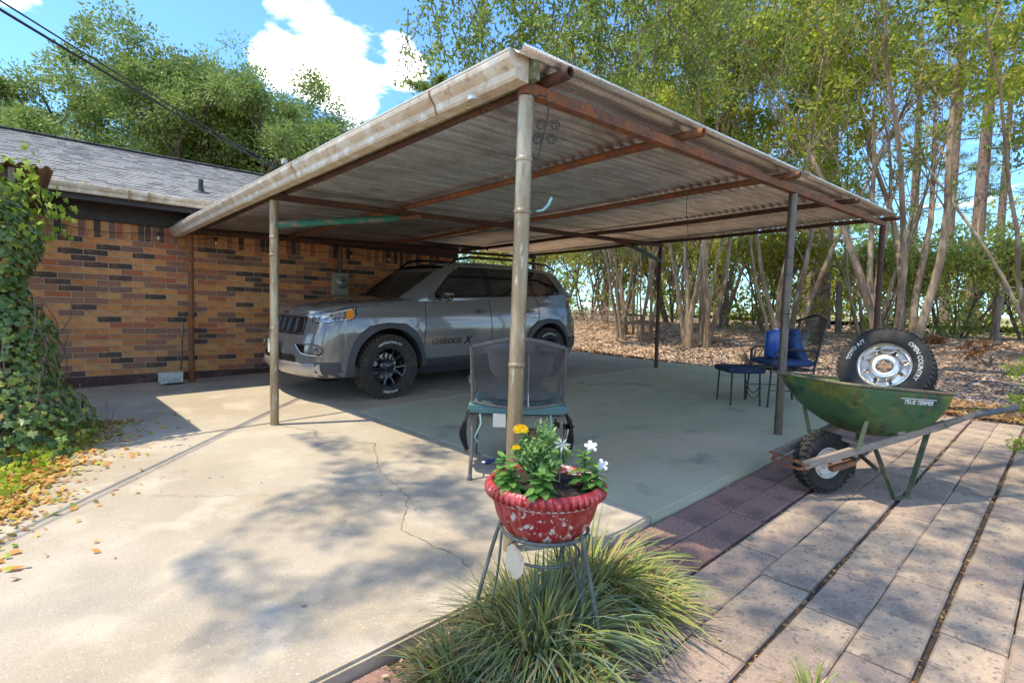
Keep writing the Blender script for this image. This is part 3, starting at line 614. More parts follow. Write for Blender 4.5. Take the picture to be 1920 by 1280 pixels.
# a scrub line low behind the roof ridge
rg = random.Random(40)
def bush(name, x, y, w, h, n, m, label, group, seed, size=.05, stems=9, cat='shrub', z0=None):
    global nleaf
    r = random.Random(seed); ng = np.random.default_rng(seed); base = Vector((x, y, ground_z(x, y) if z0 is None else z0)); t = thing(name, base, label, cat, group); b = MB(); tips = []
    for i in range(stems):
        a = r.uniform(0, 6.28); d = Vector((math.cos(a)*.5*w/h, math.sin(a)*.5*w/h, 1)); grow(b, base+Vector((math.cos(a)*.1*w, math.sin(a)*.1*w, -.05)), d, h*.42, .022*h/2, 2, r, tips, .6, .1, (2, 3), n=5, minr=.004)
    b.build('stems', M_bark, t, origin=base, smooth=True)
    tips = tips+[(x+r.gauss(0, .3)*w, y+r.gauss(0, .3)*w, base.z+abs(r.gauss(.3, .25))*h) for _ in range(40)]
    C = clusters(tips, max(1, n//len(tips)), .26*h/2+.1, ng, .8); C = C[C[:, 2] > base.z+.02]; nleaf += len(C)
    leafmesh('foliage', C, size, m, t, tuple(base), .5, seed); return t
# pines: straight trunk, bare below, needle tufts on whorled limbs
def pine(x, y, h, r, label, seed, bare=.45, tuft=150, limbs=22, group='tall pines', reach=2.6, m=None, nsz=.13):
    global nleaf
    rr = random.Random(seed); ng = np.random.default_rng(seed); z = ground_z(x, y); base = Vector((x, y, z)); t = thing('pine_tree', base, label, 'pine tree', group)
    b = MB(); lx, ly = rr.uniform(-.3, .3), rr.uniform(-.3, .3); pts = [(x+lx*k*k, y+ly*k*k, z-.1+h*k) for k in (0, .05, .25, .5, .75, 1)]; b.tube(pts, [r*1.25, r, r*.9, r*.75, r*.5, r*.12], 14, cap=False)
    b.build('trunk', M_pinebark, t, origin=base, smooth=True)
    b = MB(); tips = []
    for i in range(limbs):
        k = bare+(1-bare)*((i+.5)/limbs)**.9; a = i*2.4+rr.uniform(-.3, .3); L0 = reach*(1-k*.75)*rr.uniform(.6, 1.2)*1.4; p = Vector((x+lx*k*k, y+ly*k*k, z+h*k)); d = Vector((math.cos(a), math.sin(a), rr.uniform(-.15, .35)))
        q = p+d*L0*.5; e = q+Vector((d.x, d.y, .25))*L0*.5; b.tube([p, q, e], [.035, .022, .008], 5, cap=False)
        for j in range(7):
            s = rr.uniform(.35, 1.05); pp = p.lerp(e, s); o = Vector((rr.uniform(-.5, .5), rr.uniform(-.5, .5), rr.uniform(-.15, .35)))*L0*.28; b.tube([pp, pp+o], [.010, .005], 4, cap=False); tips.append(tuple(pp+o))
    b.build('limbs', M_bark, t, origin=base)
    C = clusters(tips, max(4, tuft//4), .30, ng, .7); nleaf += len(C); leafmesh('crown', C, nsz, m or M_pine, t, tuple(base), .13, seed); return t
pine(-26.5, 18.3, 13.6, .25, 'dense rounded pine seen beyond the carport roof beside the white cloud', 21, bare=.3, tuft=420, limbs=36, reach=3.6, nsz=.16)
pine(-5.2, 17.24, 17, .27, 'thick pine trunk with plated bark just right of the middle carport post', 22, bare=.42)
pine(-2.55, 24.5, 16, .21, 'tall straight pine trunk standing against open sky at the right', 23, bare=.5)
pine(-1.0, 23.5, 15, .19, 'slim pine trunk at the right edge of the picture', 24, bare=.35)
k = 0
ORD = ['leftmost', 'second', 'third', 'fourth', 'fifth', 'sixth', 'seventh', 'eighth', 'ninth', 'tenth', 'eleventh', 'twelfth', 'thirteenth', 'fourteenth', 'fifteenth', 'sixteenth', 'rightmost']; WH = ['counting from the left', 'from the left in the picture', 'counted left to right']
for x, y, h, r in sorted(((-11.5, 24, 16, .2), (-9.2, 29, 17, .22), (-14.5, 27, 16, .22), (-7.3, 23.5, 15, .18), (-4.2, 31, 17, .2), (-18, 24, 15, .2), (-6.4, 36, 18, .24), (-12.5, 38, 18, .24), (-3.2, 40, 17, .22), (-21, 31, 16, .24), (.6, 33, 16, .2)), key=lambda q: q[0]/q[1]):
    pine(x, y, h, r, ORD[k]+' pine of the stand behind the crape myrtles, '+WH[k % 3], 60+k, bare=.2, tuft=120, limbs=26, group='pines behind the myrtles', reach=3.4); k += 1
# crape myrtles: many smooth stems from one base
def myrtle(x, y, nst, h, r, label, seed, lean=.35, per=26, m=M_myrtle, base_r=.22, rough=False, zoff=0, leafz=2.3, size=.05, depth=2):
    global nleaf
    rr = random.Random(seed); ng = np.random.default_rng(seed); z = ground_z(x, y)+zoff; base = Vector((x, y, z)); t = thing('crape_myrtle', base, label, 'tree', 'crape myrtles along the edge of the yard'); tips = []
    for i in range(nst):
        a = 6.28*i/nst+rr.uniform(-.5, .5); b = MB(); rr0 = r*.68*rr.uniform(.45, 1.2); p = base+Vector((math.cos(a)*base_r, math.sin(a)*base_r, -.08)); d = Vector((math.cos(a)*lean*.75*rr.uniform(.3, 1.4), math.sin(a)*lean*.75*rr.uniform(.3, 1.4), 1)).normalized(); hh = h*rr.uniform(.75, 1.1); pts = [p]; cur = p.copy(); seg = 9
        for s in range(seg):
            d = (d+Vector((rr.uniform(-.13, .13), rr.uniform(-.13, .13), .05))).normalized(); cur = cur+d*hh/seg; pts.append(cur.copy())
        b.tube(pts, [rr0*(1-.8*(s/seg)**1.1)*(1.25 if s == 0 else 1) for s in range(seg+1)], 8, cap=False)
        for s in range(3, seg+1):
            for _ in range(2 if s > 4 else 1):
                a2 = rr.uniform(0, 6.28); grow(b, pts[s], d+Vector((math.cos(a2)*.7, math.sin(a2)*.7, .3)), hh*.17*rr.uniform(.7, 1.2), rr0*.30*(1-.5*s/seg), depth, rr, tips, .7, .1, (2, 2), n=5, minr=.005, shrink=.7)
        b.build('stem', M_bark if rough else M_smooth, t, origin=base, smooth=True)
    tips = [q for q in tips if q[2] > z+leafz]
    tips = [q for q in tips if math.sin(q[0]*2.1+seed)+math.sin(q[1]*2.3)+math.sin(q[2]*2.6+q[0])+rr.gauss(0, .5) > -.15]; C = clusters(tips, int(per*3.9), .36, ng, .75); nleaf += len(C); leafmesh('crown', C, size*.95, m, t, tuple(base), .5, seed); return t
myrtle(-7.4, 11.1, 13, 6.2, .055, 'dense clump of thin shaggy stems just left of the far middle post', 31, lean=.16, per=10, base_r=.38, rough=False, size=.05)
myrtle(-5.75, 11.1, 8, 6.6, .085, 'crape myrtle of upright brown stems right of the far middle post', 32, lean=.17, per=10, base_r=.26)
myrtle(-4.35, 12.0, 5, 6.8, .085, 'spreading crape myrtle seen behind the middle right post', 33, lean=.32, per=10, base_r=.17)
myrtle(-2.32, 12.0, 7, 7.6, .125, 'large crape myrtle with thick pale trunks beside the far right post', 34, lean=.26, per=9, base_r=.26)
myrtle(-.2, 12.4, 6, 7.2, .075, 'crape myrtle leaning in from the right edge of the picture', 35, lean=.42, per=10, base_r=.2)
myrtle(-6.6, 13.6, 7, 7.6, .06, 'slender crape myrtle in the second row behind the carport', 36, lean=.3, per=12, m=M_myrtle)
myrtle(-3.3, 14.6, 6, 7.8, .06, 'slender crape myrtle in the second row behind the far right post', 37, lean=.3, per=12, m=M_lime)
myrtle(-9.0, 12.4, 5, 5.2, .075, 'dark leaning crooked tree beyond the rear of the grey car', 38, lean=.55, per=14, rough=True, leafz=1.6, m=M_shrub)
# understorey
uk = 0
def ub(x, y, w, h, n, m, lab, size=.055):
    global uk
    bush('shrub', x, y, w, h, n, m, lab, 'shrubs along the back of the yard', 100+uk, size); uk += 1
ub(-5.2, 13.6, 1.5, 2.6, 5200, M_yellow, 'yellow green shrub behind the upright brown stems', .055)
ub(-3.3, 16.4, 1.8, 2.5, 4500, M_shrub, 'dark green shrub in front of the open field')
ub(-1.95, 15.6, 2.0, 2.4, 5500, M_shrub, 'dense dark shrub to the right of the thick pale trunks')
ub(-.7, 16.8, 1.6, 2.4, 4000, M_yellow, 'loose yellowing shrub at the right edge beyond the fence post')
for i, (x, y, w, h) in enumerate(sorted([(-8.6, 15.0, 2.4, 3.2), (-10.8, 13.5, 2.6, 3.0), (-12.6, 12.2, 2.4, 3.2), (-7.0, 17.0, 2.4, 3.0), (-14.5, 16.0, 3, 3.6), (-9.8, 18.6, 3, 3.8), (-5.0, 20.0, 2.6, 2.4), (-2.2, 21, 2.6, 2.6), (-12.2, 21, 3.4, 4.4), (-.4, 20.5, 2.4, 2.8), (-16.5, 12.5, 3, 3.6)], key=lambda q: q[0]/q[1])):
    bush('shrub', x, y, w, h, 3600, [M_shrub, M_myrtle, M_yellow][i % 3], ORD[i]+' understorey shrub from the left, '+['dark green', 'bright green', 'yellow green'][i % 3]+', among the trees behind the yard', 'understorey shrubs', 130+i, .07)
# far wooded backdrop as individual broad crowns
for i in range(17):
    x = -64+i*4.4+random.uniform(-1, 1); y = 52+random.uniform(-5, 8)-max(0, -x-20)*.5
    z = terr(x, y); base = Vector((x, y, z)); t = thing('far_tree', base, ORD[i]+' distant tree from the left in the line beyond the field', 'tree', 'far trees beyond the field'); ng = np.random.default_rng(300+i)
    b = MB(); b.tube([(x, y, z-.2), (x, y, z+6)], [.3, .15], 8); b.build('trunk', M_bark, t, origin=base)
    tips = [(x+random.gauss(0, 1.5), y+random.gauss(0, 1.5), z+random.uniform(.6, 8.5)) for _ in range(60)]; C = clusters(tips, 45, 1.0, ng, .8); nleaf += len(C); leafmesh('crown', C, .17, [M_oakfar, M_pine, M_shrub][i % 3], t, tuple(base), .5, i)
# the big overhanging oak: limbs cross over the camera and the pavers, twigs hang into view
ok = Vector((2.6, 9.6, terr(2.6, 9.6)))
big = thing('overhanging_oak', ok, 'large oak whose leafy twigs hang down over the carport roof from above', 'tree')
b = MB(); rr = random.Random(77); tips = []
b.tube([ok-Vector((0, 0, .2)), ok+Vector((0, 0, .5)), ok+Vector((-.2, -.2, 3.2)), ok+Vector((-.5, -.4, 5.2))], [.5, .38, .32, .28], 14, cap=False)
hub = ok+Vector((-.5, -.4, 5.2))
limbs = [((-1.5, 4.5, 7.4), (-3.2, -.5, 7.6)), ((-.8, 3.0, 7.6), (-1.8, -1.6, 8.2)), ((.6, 4, 7.8), (-.1, .2, 7.9)), ((-2.0, 7.5, 6.6), (-4.6, 5.2, 6.3)), ((-1.2, 8.2, 6.4), (-3.4, 7.6, 6.2)), ((2.4, 3.5, 7), (1.6, -1.5, 7.6)), ((-2.6, 5.0, 7.6), (-6.2, 1.6, 7.2)), ((-3.5, 8.5, 7.0), (-6.3, 6.6, 6.8))]
hang = []
for mid, end in limbs:
    pts = bez(hub, hub.lerp(Vector(mid), .6)+Vector((0, 0, .6)), Vector(mid), Vector(end), 12); b.tube(pts, [.17-.145*i/12 for i in range(13)], 8, cap=False)
    for i in range(3, 13):
        for _ in range(2):
            a = rr.uniform(0, 6.28); grow(b, pts[i], (math.cos(a), math.sin(a), rr.uniform(-.3, .5)), .75, .022, 2, rr, tips, .8, .02, (2, 3), n=5, minr=.005, shrink=.72)
def SH(x, y, h): return (x-.23*h, y-.43*h, h+zg(x, y))   # crown spot that shades ground spot x, y
# hanging sprays seen beyond the roof
for (x, y, z0, z1, n, wd) in ((-5.6, 4.0, 4.05, 5.3, 14, .45), (-5.3, 4.7, 3.45, 5.2, 44, .6), (-4.6, 4.9, 3.3, 5.2, 42, .6), (-4.0, 5.4, 3.3, 5.4, 36, .6), (-3.5, 5.9, 3.6, 5.3, 26, .6), (-4.6, 6.6, 4.1, 6.2, 22, .9), (-3.4, 7.4, 4.2, 6.2, 20, .9), (-2.5, 7.8, 4.8, 6.6, 18, .9), (-1.3, 8.0, 4.6, 6.4, 14, .8), (-5.9, 5.6, 4.0, 6.0, 16, .8), (-.6, 7.2, 4.4, 5.8, 10, .6)):
    for i in range(n):
        sx, sy = x+rr.gauss(0, wd*.55), y+rr.gauss(0, wd*.55); zt = rr.uniform(z0+.5, z1+.5); zb = max(z0, zt-rr.uniform(.5, 1.1)); p0 = Vector((sx, sy, zt)); p1 = Vector((sx+rr.uniform(-.45, .45), sy+rr.uniform(-.45, .45), zb))
        m1 = p0.lerp(p1, .5)+Vector((rr.uniform(-.12, .12), rr.uniform(-.12, .12), .1)); b.tube([p0, m1, p1], [.010, .006, .003], 4, cap=False)
        hang += [tuple(p0.lerp(m1, .5)), tuple(m1), tuple(m1.lerp(p1, .5)), tuple(p1)]
for (x, y, z) in [(-5.2, 4.4, 5.6), (-4.2, 5.2, 5.8), (-3.6, 5.9, 5.7), (-3.0, 7.4, 6.6), (-1.6, 7.9, 6.6)]:
    b.tube(bez((x+1.2, y+1.2, 7.0), (x+.6, y+.7, 6.9), (x+.1, y+.2, z+.4), (x-.3, y-.2, z-1.1), 8), [.05, .045, .04, .035, .03, .024, .018, .012, .007], 6, cap=False)
b.build('trunk', M_bark, big, origin=ok, smooth=True)
ng = np.random.default_rng(5)
shade = []
# clumps of crown over the pavers and the front of the drive
for (x, y, h, rd, k) in [(-1.9, .9, 8.2, .9, 14), (-2.9, 1.3, 8.0, .7, 10), (-3.5, 1.0, 8.4, .38, 4), (-1.9, .1, 8.6, .6, 7), (-2.7, .35, 8.4, .45, 5), (-3.4, 1.9, 8, .5, 5), (-4.2, 1.9, 8.3, .45, 5), (-2.5, 2.0, 7.6, .7, 9), (-.9, 1.4, 7.8, .7, 8), (-.6, 2.3, 8.1, .7, 9), (-.9, 3.2, 7.6, .6, 8), (-.2, 3.5, 8.2, .7, 9), (-.6, 4.6, 7.8, .8, 10), (-.2, 5.8, 8, .8, 10),  (-4.9, 1.75, 8.2, .3, 3), (.4, 4.5, 8, .8, 8), (-1.2, 2.2, 8.0, .5, 6), (-3.2, .0, 8.6, .3, 3)]:
    for _ in range(k): shade.append(SH(x+rr.gauss(0, rd*.5), y+rr.gauss(0, rd*.5), h+rr.uniform(-.5, .5)))
C1 = clusters([q for q in tips if q[2] > 5.9], 7, .28, ng, .7); C2 = clusters(hang, 24, .15, ng, 1.0); C3 = clusters(shade, 165, .31, ng, .6)
# keep the sunny left half of the drive open: drop leaves whose shadow would land there
def sunny(C): 
    h = C[:, 2]; gx, gy = C[:, 0]+.23*h, C[:, 1]+.43*h; keep = ~((h > 5.4) & (gy < .5) & (gy > -6) & (gx < -2.1+.0*gy)) & ~((h > 5.4) & (gy < 1.75) & (gy > -6) & (gx < -2.55-.85*(gy-.3))) & ~((gx < -3.7) & (gy < 1.75) & (gy > -6) & (h > 5.4)) & ~((gx < -4.6) & (gy < 3.5) & (h > 5.4)); return C[keep]
C = np.concatenate([sunny(C1), C2, sunny(C3)]); nleaf += len(C)
leafmesh('crown', C, .034, M_oakleaf, big, tuple(ok), .42, 9, droop=.3)
# conifer sprig at the right edge
t = thing('cedar_bush', (.02, 5.3, zg(.02, 5.3)), 'bright green conifer spray poking in at the right edge beside the wheelbarrow handle', 'bush')
b = MB(); tips = []; rr = random.Random(8)
for i in range(18):
    a = rr.uniform(0, 6.28); p = Vector((0, 0, rr.uniform(.1, .7))); e = p+Vector((math.cos(a)*.3, math.sin(a)*.3, rr.uniform(.05, .3))); b.tube([p, e], [.008, .003], 4)
    tips += [tuple(p.lerp(e, s)) for s in (.4, .6, .8, 1)]
b.tube([(0, 0, -.1), (0, 0, .85)], [.02, .006], 6); b.build('stems', M_bark, t)
C = clusters(tips, 60, .09, np.random.default_rng(3), .8); leafmesh('foliage', C, .035, M_lime, t, (0, 0, 0), .12, 4)
# old fence posts and wire
fp = []
for i, (x, y, lab) in enumerate([(-3.93, 14.5, 'grey fence post standing behind the far right carport post'), (-1.2, 15.0, 'weathered leaning fence post at the right side of the yard'), (-6.6, 14.3, 'old fence post half hidden among the myrtle stems')]):
    z = ground_z(x, y); t = thing('fence_post', (x, y, z), lab, 'fence post', 'old wire fence posts'); b = MB(); ln = (.10 if i == 1 else -.04)
    b.tube([(0, 0, -.2), (ln*.5, 0, .6), (ln, 0, 1.25)], [.075, .07, .062], 9); b.build('timber', M_oldwood, t, smooth=True)
for j, hz in enumerate((.45, .8, 1.1)):
    b = MB(); b.tube([(-9.5, 14.0, ground_z(-9.5, 14)+hz), (-6.6, 14.3, ground_z(-6.6, 14.3)+hz-.02), (-3.93, 14.5, ground_z(-3.93, 14.5)+hz), (-1.2, 15.0, ground_z(-1.2, 15)+hz-.03), (2.5, 15.4, ground_z(2.5, 15.4)+hz)], .006, 4)
    o = b.build('fence_wire', M_rustmark); tag(o, ['lowest', 'middle', 'topmost'][j]+' strand of the rusty wire fence behind the yard', 'wire', 'fence wires')
# stump and dead twigs
for name, x, y, lab, n, sz, cl in (('tree_stump', -.95, 11.6, 'small broken stump in the leaf litter at the right', 9, .16, 'stump'), ('dead_twigs', -4.0, 9.75, 'small dead twiggy plant left of the blue cushioned chair', 12, .28, 'plant')):
    z = ground_z(x, y); t = thing(name, (x, y, z), lab, cl); b = MB(); rr = random.Random(len(name))
    for i in range(n):
        a = rr.uniform(0, 6.28); e = Vector((math.cos(a)*sz*.8, math.sin(a)*sz*.8, sz*rr.uniform(.4, 1.6))); b.tube([(0, 0, -.03), tuple(e*.5+Vector((0, 0, .02))), tuple(e)], [sz*.12, sz*.07, sz*.02], 6)
    b.build('branches', M_bark, t, smooth=True)
for i, (x, y, w_) in enumerate([(-1.25, 12.2, .28), (-2.2, 12.9, .3), (-1.9, 13.2, .2)]):
    z = ground_z(x, y); ng = np.random.default_rng(i); C = clusters([(x+random.gauss(0, w_*.4), y+random.gauss(0, w_*.4), z+random.uniform(.04, w_)) for _ in range(14)], 22, .08, ng); t = thing('fallen_branch', (x, y, z), ['fallen spray of rust red dead leaves nearest the small stump', 'fallen spray of rust red dead leaves right beside the thick pale trunks', 'smallest fallen spray of rust red leaves, farthest back'][i], 'fallen branch', 'fallen sprays of dead leaves')
    b = MB(); b.tube([(0, 0, .0), (.1, .1, .12), (.25, .05, .2)], [.012, .008, .004], 5); b.build('twig', M_bark, t); leafmesh('dead_leaves', C, .035, M_brownleaf, t, (x, y, z), .5, i)
# loose litter over the yard
def scatter(name, pts, size, m, label, cat, seed, asp=.55, lift=.0, tiltamt=.5):
    rg = np.random.default_rng(seed); n = len(pts); P = np.asarray(pts); a = rg.uniform(0, 6.28, n); s = size*rg.uniform(.5, 1.4, n)
    d = np.stack([np.cos(a), np.sin(a), rg.uniform(-tiltamt, tiltamt, n)], 1)*s[:, None]; e = np.stack([-np.sin(a), np.cos(a), rg.uniform(-tiltamt, tiltamt, n)], 1)*(s*asp)[:, None]
    P = P+np.array([0, 0, lift])+np.stack([0*s, 0*s, s*.25], 1); V = np.empty((n, 4, 3)); V[:, 0] = P-d; V[:, 1] = P+e; V[:, 2] = P+d; V[:, 3] = P-e
    me = raw_mesh(name, V.reshape(-1, 3), np.arange(4*n).reshape(n, 4)); o = link(name, me, m); tag(o, label, cat, kind='stuff'); return o
rg = random.Random(90); pts = []
while len(pts) < 60000:
    x = rg.uniform(-12, 1.5); y = 9.4+12*rg.random()**1.5
    if hash2(x*1.3, y*1.6)+rg.gauss(0, .8) > -.4: pts.append((x, y, ground_z(x, y)))
M_litter = mat('ground_litter', (0, 0, 0), .9, island=[(0, (.54, .38, .27)), (.2, (.40, .24, .15)), (.4, (.64, .48, .35)), (.6, (.30, .19, .13)), (.8, (.72, .58, .45)), (1, (.56, .35, .22))], trans=.1)
scatter('yard_leaf_litter', pts, .034, M_litter, 'brown fallen leaves covering the yard beyond the carport', 'leaf litter', 1)
pts = []
while len(pts) < 26000:
    x = rg.uniform(-6, 1.5); y = rg.gauss(9.5, 1.2)
    if (y > 9.42 or x > -1.5) and y > 7.85: pts.append((x, y, ground_z(x, y)))
M_gravel = mat('grey_gravel', (0, 0, 0), .9, island=[(0, (.20, .17, .18)), (.3, (.30, .26, .26)), (.6, (.13, .11, .12)), (.8, (.42, .38, .37)), (1, (.24, .19, .18))])
scatter('gravel', pts, .018, M_gravel, 'purplish grey gravel on the track beyond the carport floor', 'gravel', 2, asp=.9, tiltamt=.8)
pts = [(x, y, ground_z(x, y)) for x, y in [(rg.uniform(-1.5, .4), rg.uniform(7.6, 8.9)) for _ in range(4500)]]
scatter('path_end_leaves', pts, .032, M_deadleaf, 'orange brown leaves drifted at the far end of the paver path', 'leaf litter', 3)
print('leaves', nleaf)
# leaves in the paver joints and dotted about
pts = []
for _ in range(900):
    xj = rg.choice((-1.17, -.73, -.31, -1.588, -.73)); y = rg.uniform(.4, 7.4); pts.append((xj+rg.gauss(0, .008), y, zg(xj, y)-.068))
for _ in range(60): x, y = rg.uniform(-1.5, .2), rg.uniform(1, 7.3); pts.append((x, y, zg(x, y)-.044))
for _ in range(90): x, y = rg.uniform(-5, -1.7), rg.uniform(2.7, 9.2); pts.append((x, y, zg(x, y)+.002))
for _ in range(26): x, y = rg.uniform(-5, -1.7), rg.uniform(.2, 2.5); pts.append((x, y, zg(x, y)+.002))
scatter('joint_debris', pts, .011, M_deadleaf, 'crumbs of leaf lying in the joints between the pavers', 'debris', 6)
# grass clumps (mondo grass), each blade a curved strip
def blades(name, cx, cy, z, n, length, rad, m, parent, origin, seed, w=.0115, flop=1.0, dirbias=(0, 0)):
    rg = np.random.default_rng(seed); a = rg.uniform(0, 6.283, n); r0 = rad*rg.uniform(0, 1, n)**.7; bx = cx+np.cos(a)*r0; by = cy+np.sin(a)*r0
    a2 = a+rg.normal(0, .75, n); dx = np.cos(a2)+dirbias[0]; dy = np.sin(a2)+dirbias[1]; Ln = length*rg.uniform(.5, 1.15, n); out = flop*rg.uniform(.25, 1.25, n); K = 6; V = np.empty((n, K+1, 2, 3)); nx, ny = -dy, dx; nl = np.sqrt(nx**2+ny**2)+1e-6; nx /= nl; ny /= nl; ww = w*rg.uniform(.6, 1.3, n)
    for k in range(K+1):
        t = k/K; h = Ln*(t-.62*out*t**2.2); q = Ln*out*(.25*t+.75*t**1.8)*.85; wk = ww*(1-t**2.2)*.5+.0004
        X_ = bx+dx*q; Y_ = by+dy*q; Z_ = z+np.maximum(h, .004+.01*t)
        V[:, k, 0] = np.stack([X_-nx*wk, Y_-ny*wk, Z_], 1); V[:, k, 1] = np.stack([X_+nx*wk, Y_+ny*wk, Z_+.0015], 1)
    idx = np.arange(n)[:, None]*(2*(K+1))+(np.arange(K)*2)[None, :]; Fq = np.stack([idx, idx+1, idx+3, idx+2], 2).reshape(-1, 4)
    me = raw_mesh(name, V.reshape(-1, 3)-np.asarray(origin), Fq); o = link(name, me, m, parent, smooth=True); return o
G = lambda nm, cols, tr=.3: mat(nm, (0, 0, 0), .55, island=[(i/(len(cols)-1), c) for i, c in enumerate(cols)], trans=tr)
M_gblue = G('blue_green_blade', [(.15, .20, .11), (.21, .27, .15), (.27, .33, .19), (.17, .23, .09), (.38, .40, .20)])
M_ggreen = G('yellow_green_blade', [(.18, .25, .055), (.28, .35, .08), (.38, .42, .12), (.32, .36, .10), (.48, .44, .16)])
M_gdry = G('dry_straw_blade', [(.50, .33, .14), (.58, .42, .20), (.42, .22, .09), (.62, .50, .28)])
def clump(cx, cy, ln, rad, nb, ng_, nd, label, seed, bias=(0, 0)):
    z = zg(cx, cy)-.07; o = (cx, cy, z); t = thing('grass_clump', o, label, 'grass clump', 'mondo grass clumps around the planter stand')
    if nb: blades('green_blades', cx, cy, z, nb, ln, rad, M_gblue, t, o, seed, dirbias=bias)
    if ng_: blades('yellow_green_blades', cx, cy, z, ng_, ln, rad, M_ggreen, t, o, seed+1, dirbias=bias)
    blades('dry_blades', cx, cy, z, nd, ln*.85, rad*1.1, M_gdry, t, o, seed+2, flop=1.0, dirbias=bias)
clump(-1.26, 1.36, .40, .14, 760, 240, 300, 'bluish green grass clump spilling from under the planter stand', 400)
clump(-1.19, 1.78, .31, .11, 60, 520, 300, 'yellow green strappy clump arching right of the planter', 410, (.35, .1))
clump(-1.08, 1.22, .22, .15, 350, 520, 420, 'half dry grass clump lowest in the picture', 420)
clump(-1.33, 1.06, .22, .11, 450, 220, 330, 'ragged grass clump at the lower left of the planter stand', 430)
clump(-1.31, 1.70, .46, .06, 70, 280, 170, 'tall grass clump growing close behind the red planter', 440, (.45, .05))
o = (-.50, 1.80, zg(-.5, 1.8)-.05); t = thing('grass_tuft', o, 'small sparse grass tuft growing between pavers at the bottom right', 'grass tuft'); blades('green_blades', o[0], o[1], o[2], 46, .20, .03, M_ggreen, t, o, 450, w=.007, flop=.8); blades('dry_blades', o[0], o[1], o[2], 16, .16, .05, M_gdry, t, o, 451, flop=1)
o = (-.33, 2.06, zg(-.33, 2.0)-.06); t = thing('grass_tuft', o, 'tiny green tuft in the open paver joint at the bottom right', 'grass tuft'); blades('green_blades', o[0], o[1], o[2], 26, .09, .015, M_ggreen, t, o, 460, w=.004)
# soil of the planting bed
M_soil = mat('dry_bed_soil', (.22, .16, .11), .98, layers=((12, (.36, .27, .19), .48, .62, 5), (40, (.10, .07, .05), .52, .64, 4)), bump=((50, .8, .01),))
xs2 = list(np.arange(-1.59, -.90, .03)); ys2 = list(np.arange(.78, 2.08, .03))
heightfield('planting_bed', xs2, ys2, lambda x, y: zg(x, y)-.062+.028*max(0, 1-((x+1.27)/.36)**2-((y-1.42)/.62)**2)+.006*hash2(x*30, y*30), M_soil, skip=lambda x, y: ((x+1.28)/.37)**2+((y-1.42)/.62)**2 > 1)
pts = [(x, y, zg(x, y)-.04) for x, y in [(rg.gauss(-1.3, .17), rg.gauss(1.4, .3)) for _ in range(1200)] if x > -1.57]
scatter('bed_litter', pts, .016, M_litter, 'straw and leaf crumbs under the grass clumps', 'leaf litter', 7)
# ---------------------------------------------------------------- ivy
def ivy_leaf():
    out = [(0, 0), (.20, -.16), (.50, -.10), (.36, .14), (.52, .40), (.22, .42), (0, .86), (-.22, .42), (-.52, .40), (-.36, .14), (-.50, -.10), (-.20, -.16)]
    V = [(0, .2, .05)]+[(x, y, -.06*abs(x)-.04*y*y) for x, y in out]; return V, [(0, 1+i, 1+(i+1) % 12) for i in range(12)]
IV, IF = ivy_leaf(); IVn = np.array(IV); IFn = np.array(IF)
M_ivy = mat('ivy_leaf', (0, 0, 0), .42, spec=.45, island=[(0, (.085, .15, .04)), (.25, (.13, .21, .055)), (.5, (.18, .26, .09)), (.7, (.10, .17, .06)), (.84, (.28, .38, .07)), (.95, (.36, .38, .08)), (1, (.36, .20, .06))], trans=.22)
M_ivy1 = mat('ivy_leaf_single', (0, 0, 0), .42, spec=.45, objrand=[(0, (.04, .09, .035)), (.3, (.075, .15, .045)), (.55, (.12, .20, .08)), (.75, (.22, .33, .06)), (.9, (.40, .42, .09)), (.96, (.40, .20, .06))], trans=.25)
ime = bpy.data.meshes.new('ivy_leaf'); ime.from_pydata([tuple(v) for v in IVn], [], IF); ime.materials.append(M_ivy1)
IO = Vector((-5.62, .02, zg(-5.6, 0)))
iv = thing('ivy', IO, 'thick ivy climbing the lean-to post at the left edge, green with some yellow leaves', 'ivy')
rr = random.Random(66)
def ivy_width(z):   # horizontal reach of the mass at height z, wider at the foot
    return .30+.40*max(0, 1-z/1.15)**1.2+.05*math.sin(z*9)
spots = []
while len(spots) < 8000:
    z = 2.02*rr.random()**1.15; w = ivy_width(z); a = rr.uniform(0, 6.28); q = w*(.75+.3*rr.random()) if rr.random() < .8 else w*rr.random()
    x = -.16+math.cos(a)*q*1.25*(1.1 if z < .6 else .8); y = -.16+math.sin(a)*q*.95
    spots.append((x, y, z+.02, a))
def leafmatx(x, y, z, a, s):
    n = Vector((math.cos(a)+rr.gauss(0, .35), math.sin(a)+rr.gauss(0, .35), .55+rr.gauss(0, .35))).normalized(); dn = Vector((rr.gauss(0, .4), rr.gauss(0, .4), -1)); dn = (dn-n*dn.dot(n)).normalized(); sx = dn.cross(n)
    M = Matrix((sx, dn, n)).transposed().to_4x4(); M.translation = (x, y, z); return M @ Matrix.Scale(s, 4)
front = sorted(range(len(spots)), key=lambda i: -(spots[i][0]*.7+spots[i][1]*-.2+rr.random()*.35))[:240]; fs_ = set(front); VV = []; FF = []; nb = 0
for i, (x, y, z, a) in enumerate(spots):
    s = rr.uniform(.030, .062); M = leafmatx(x, y, z, a, s)
    if i in fs_:
        o = bpy.data.objects.new('ivy_leaf', ime); COL.objects.link(o); o.parent = iv; o.matrix_local = leafmatx(x, y, z, a, rr.uniform(.05, .078))
    else:
        A = np.array(M)[:3, :3]; VV.append(IVn @ A.T+np.array([x, y, z])); FF.append(IFn+nb); nb += 13
me = raw_mesh('ivy_foliage', np.concatenate(VV), np.concatenate(FF), 3); o = link('foliage', me, M_ivy, iv); o['kind'] = 'stuff'
b = MB()
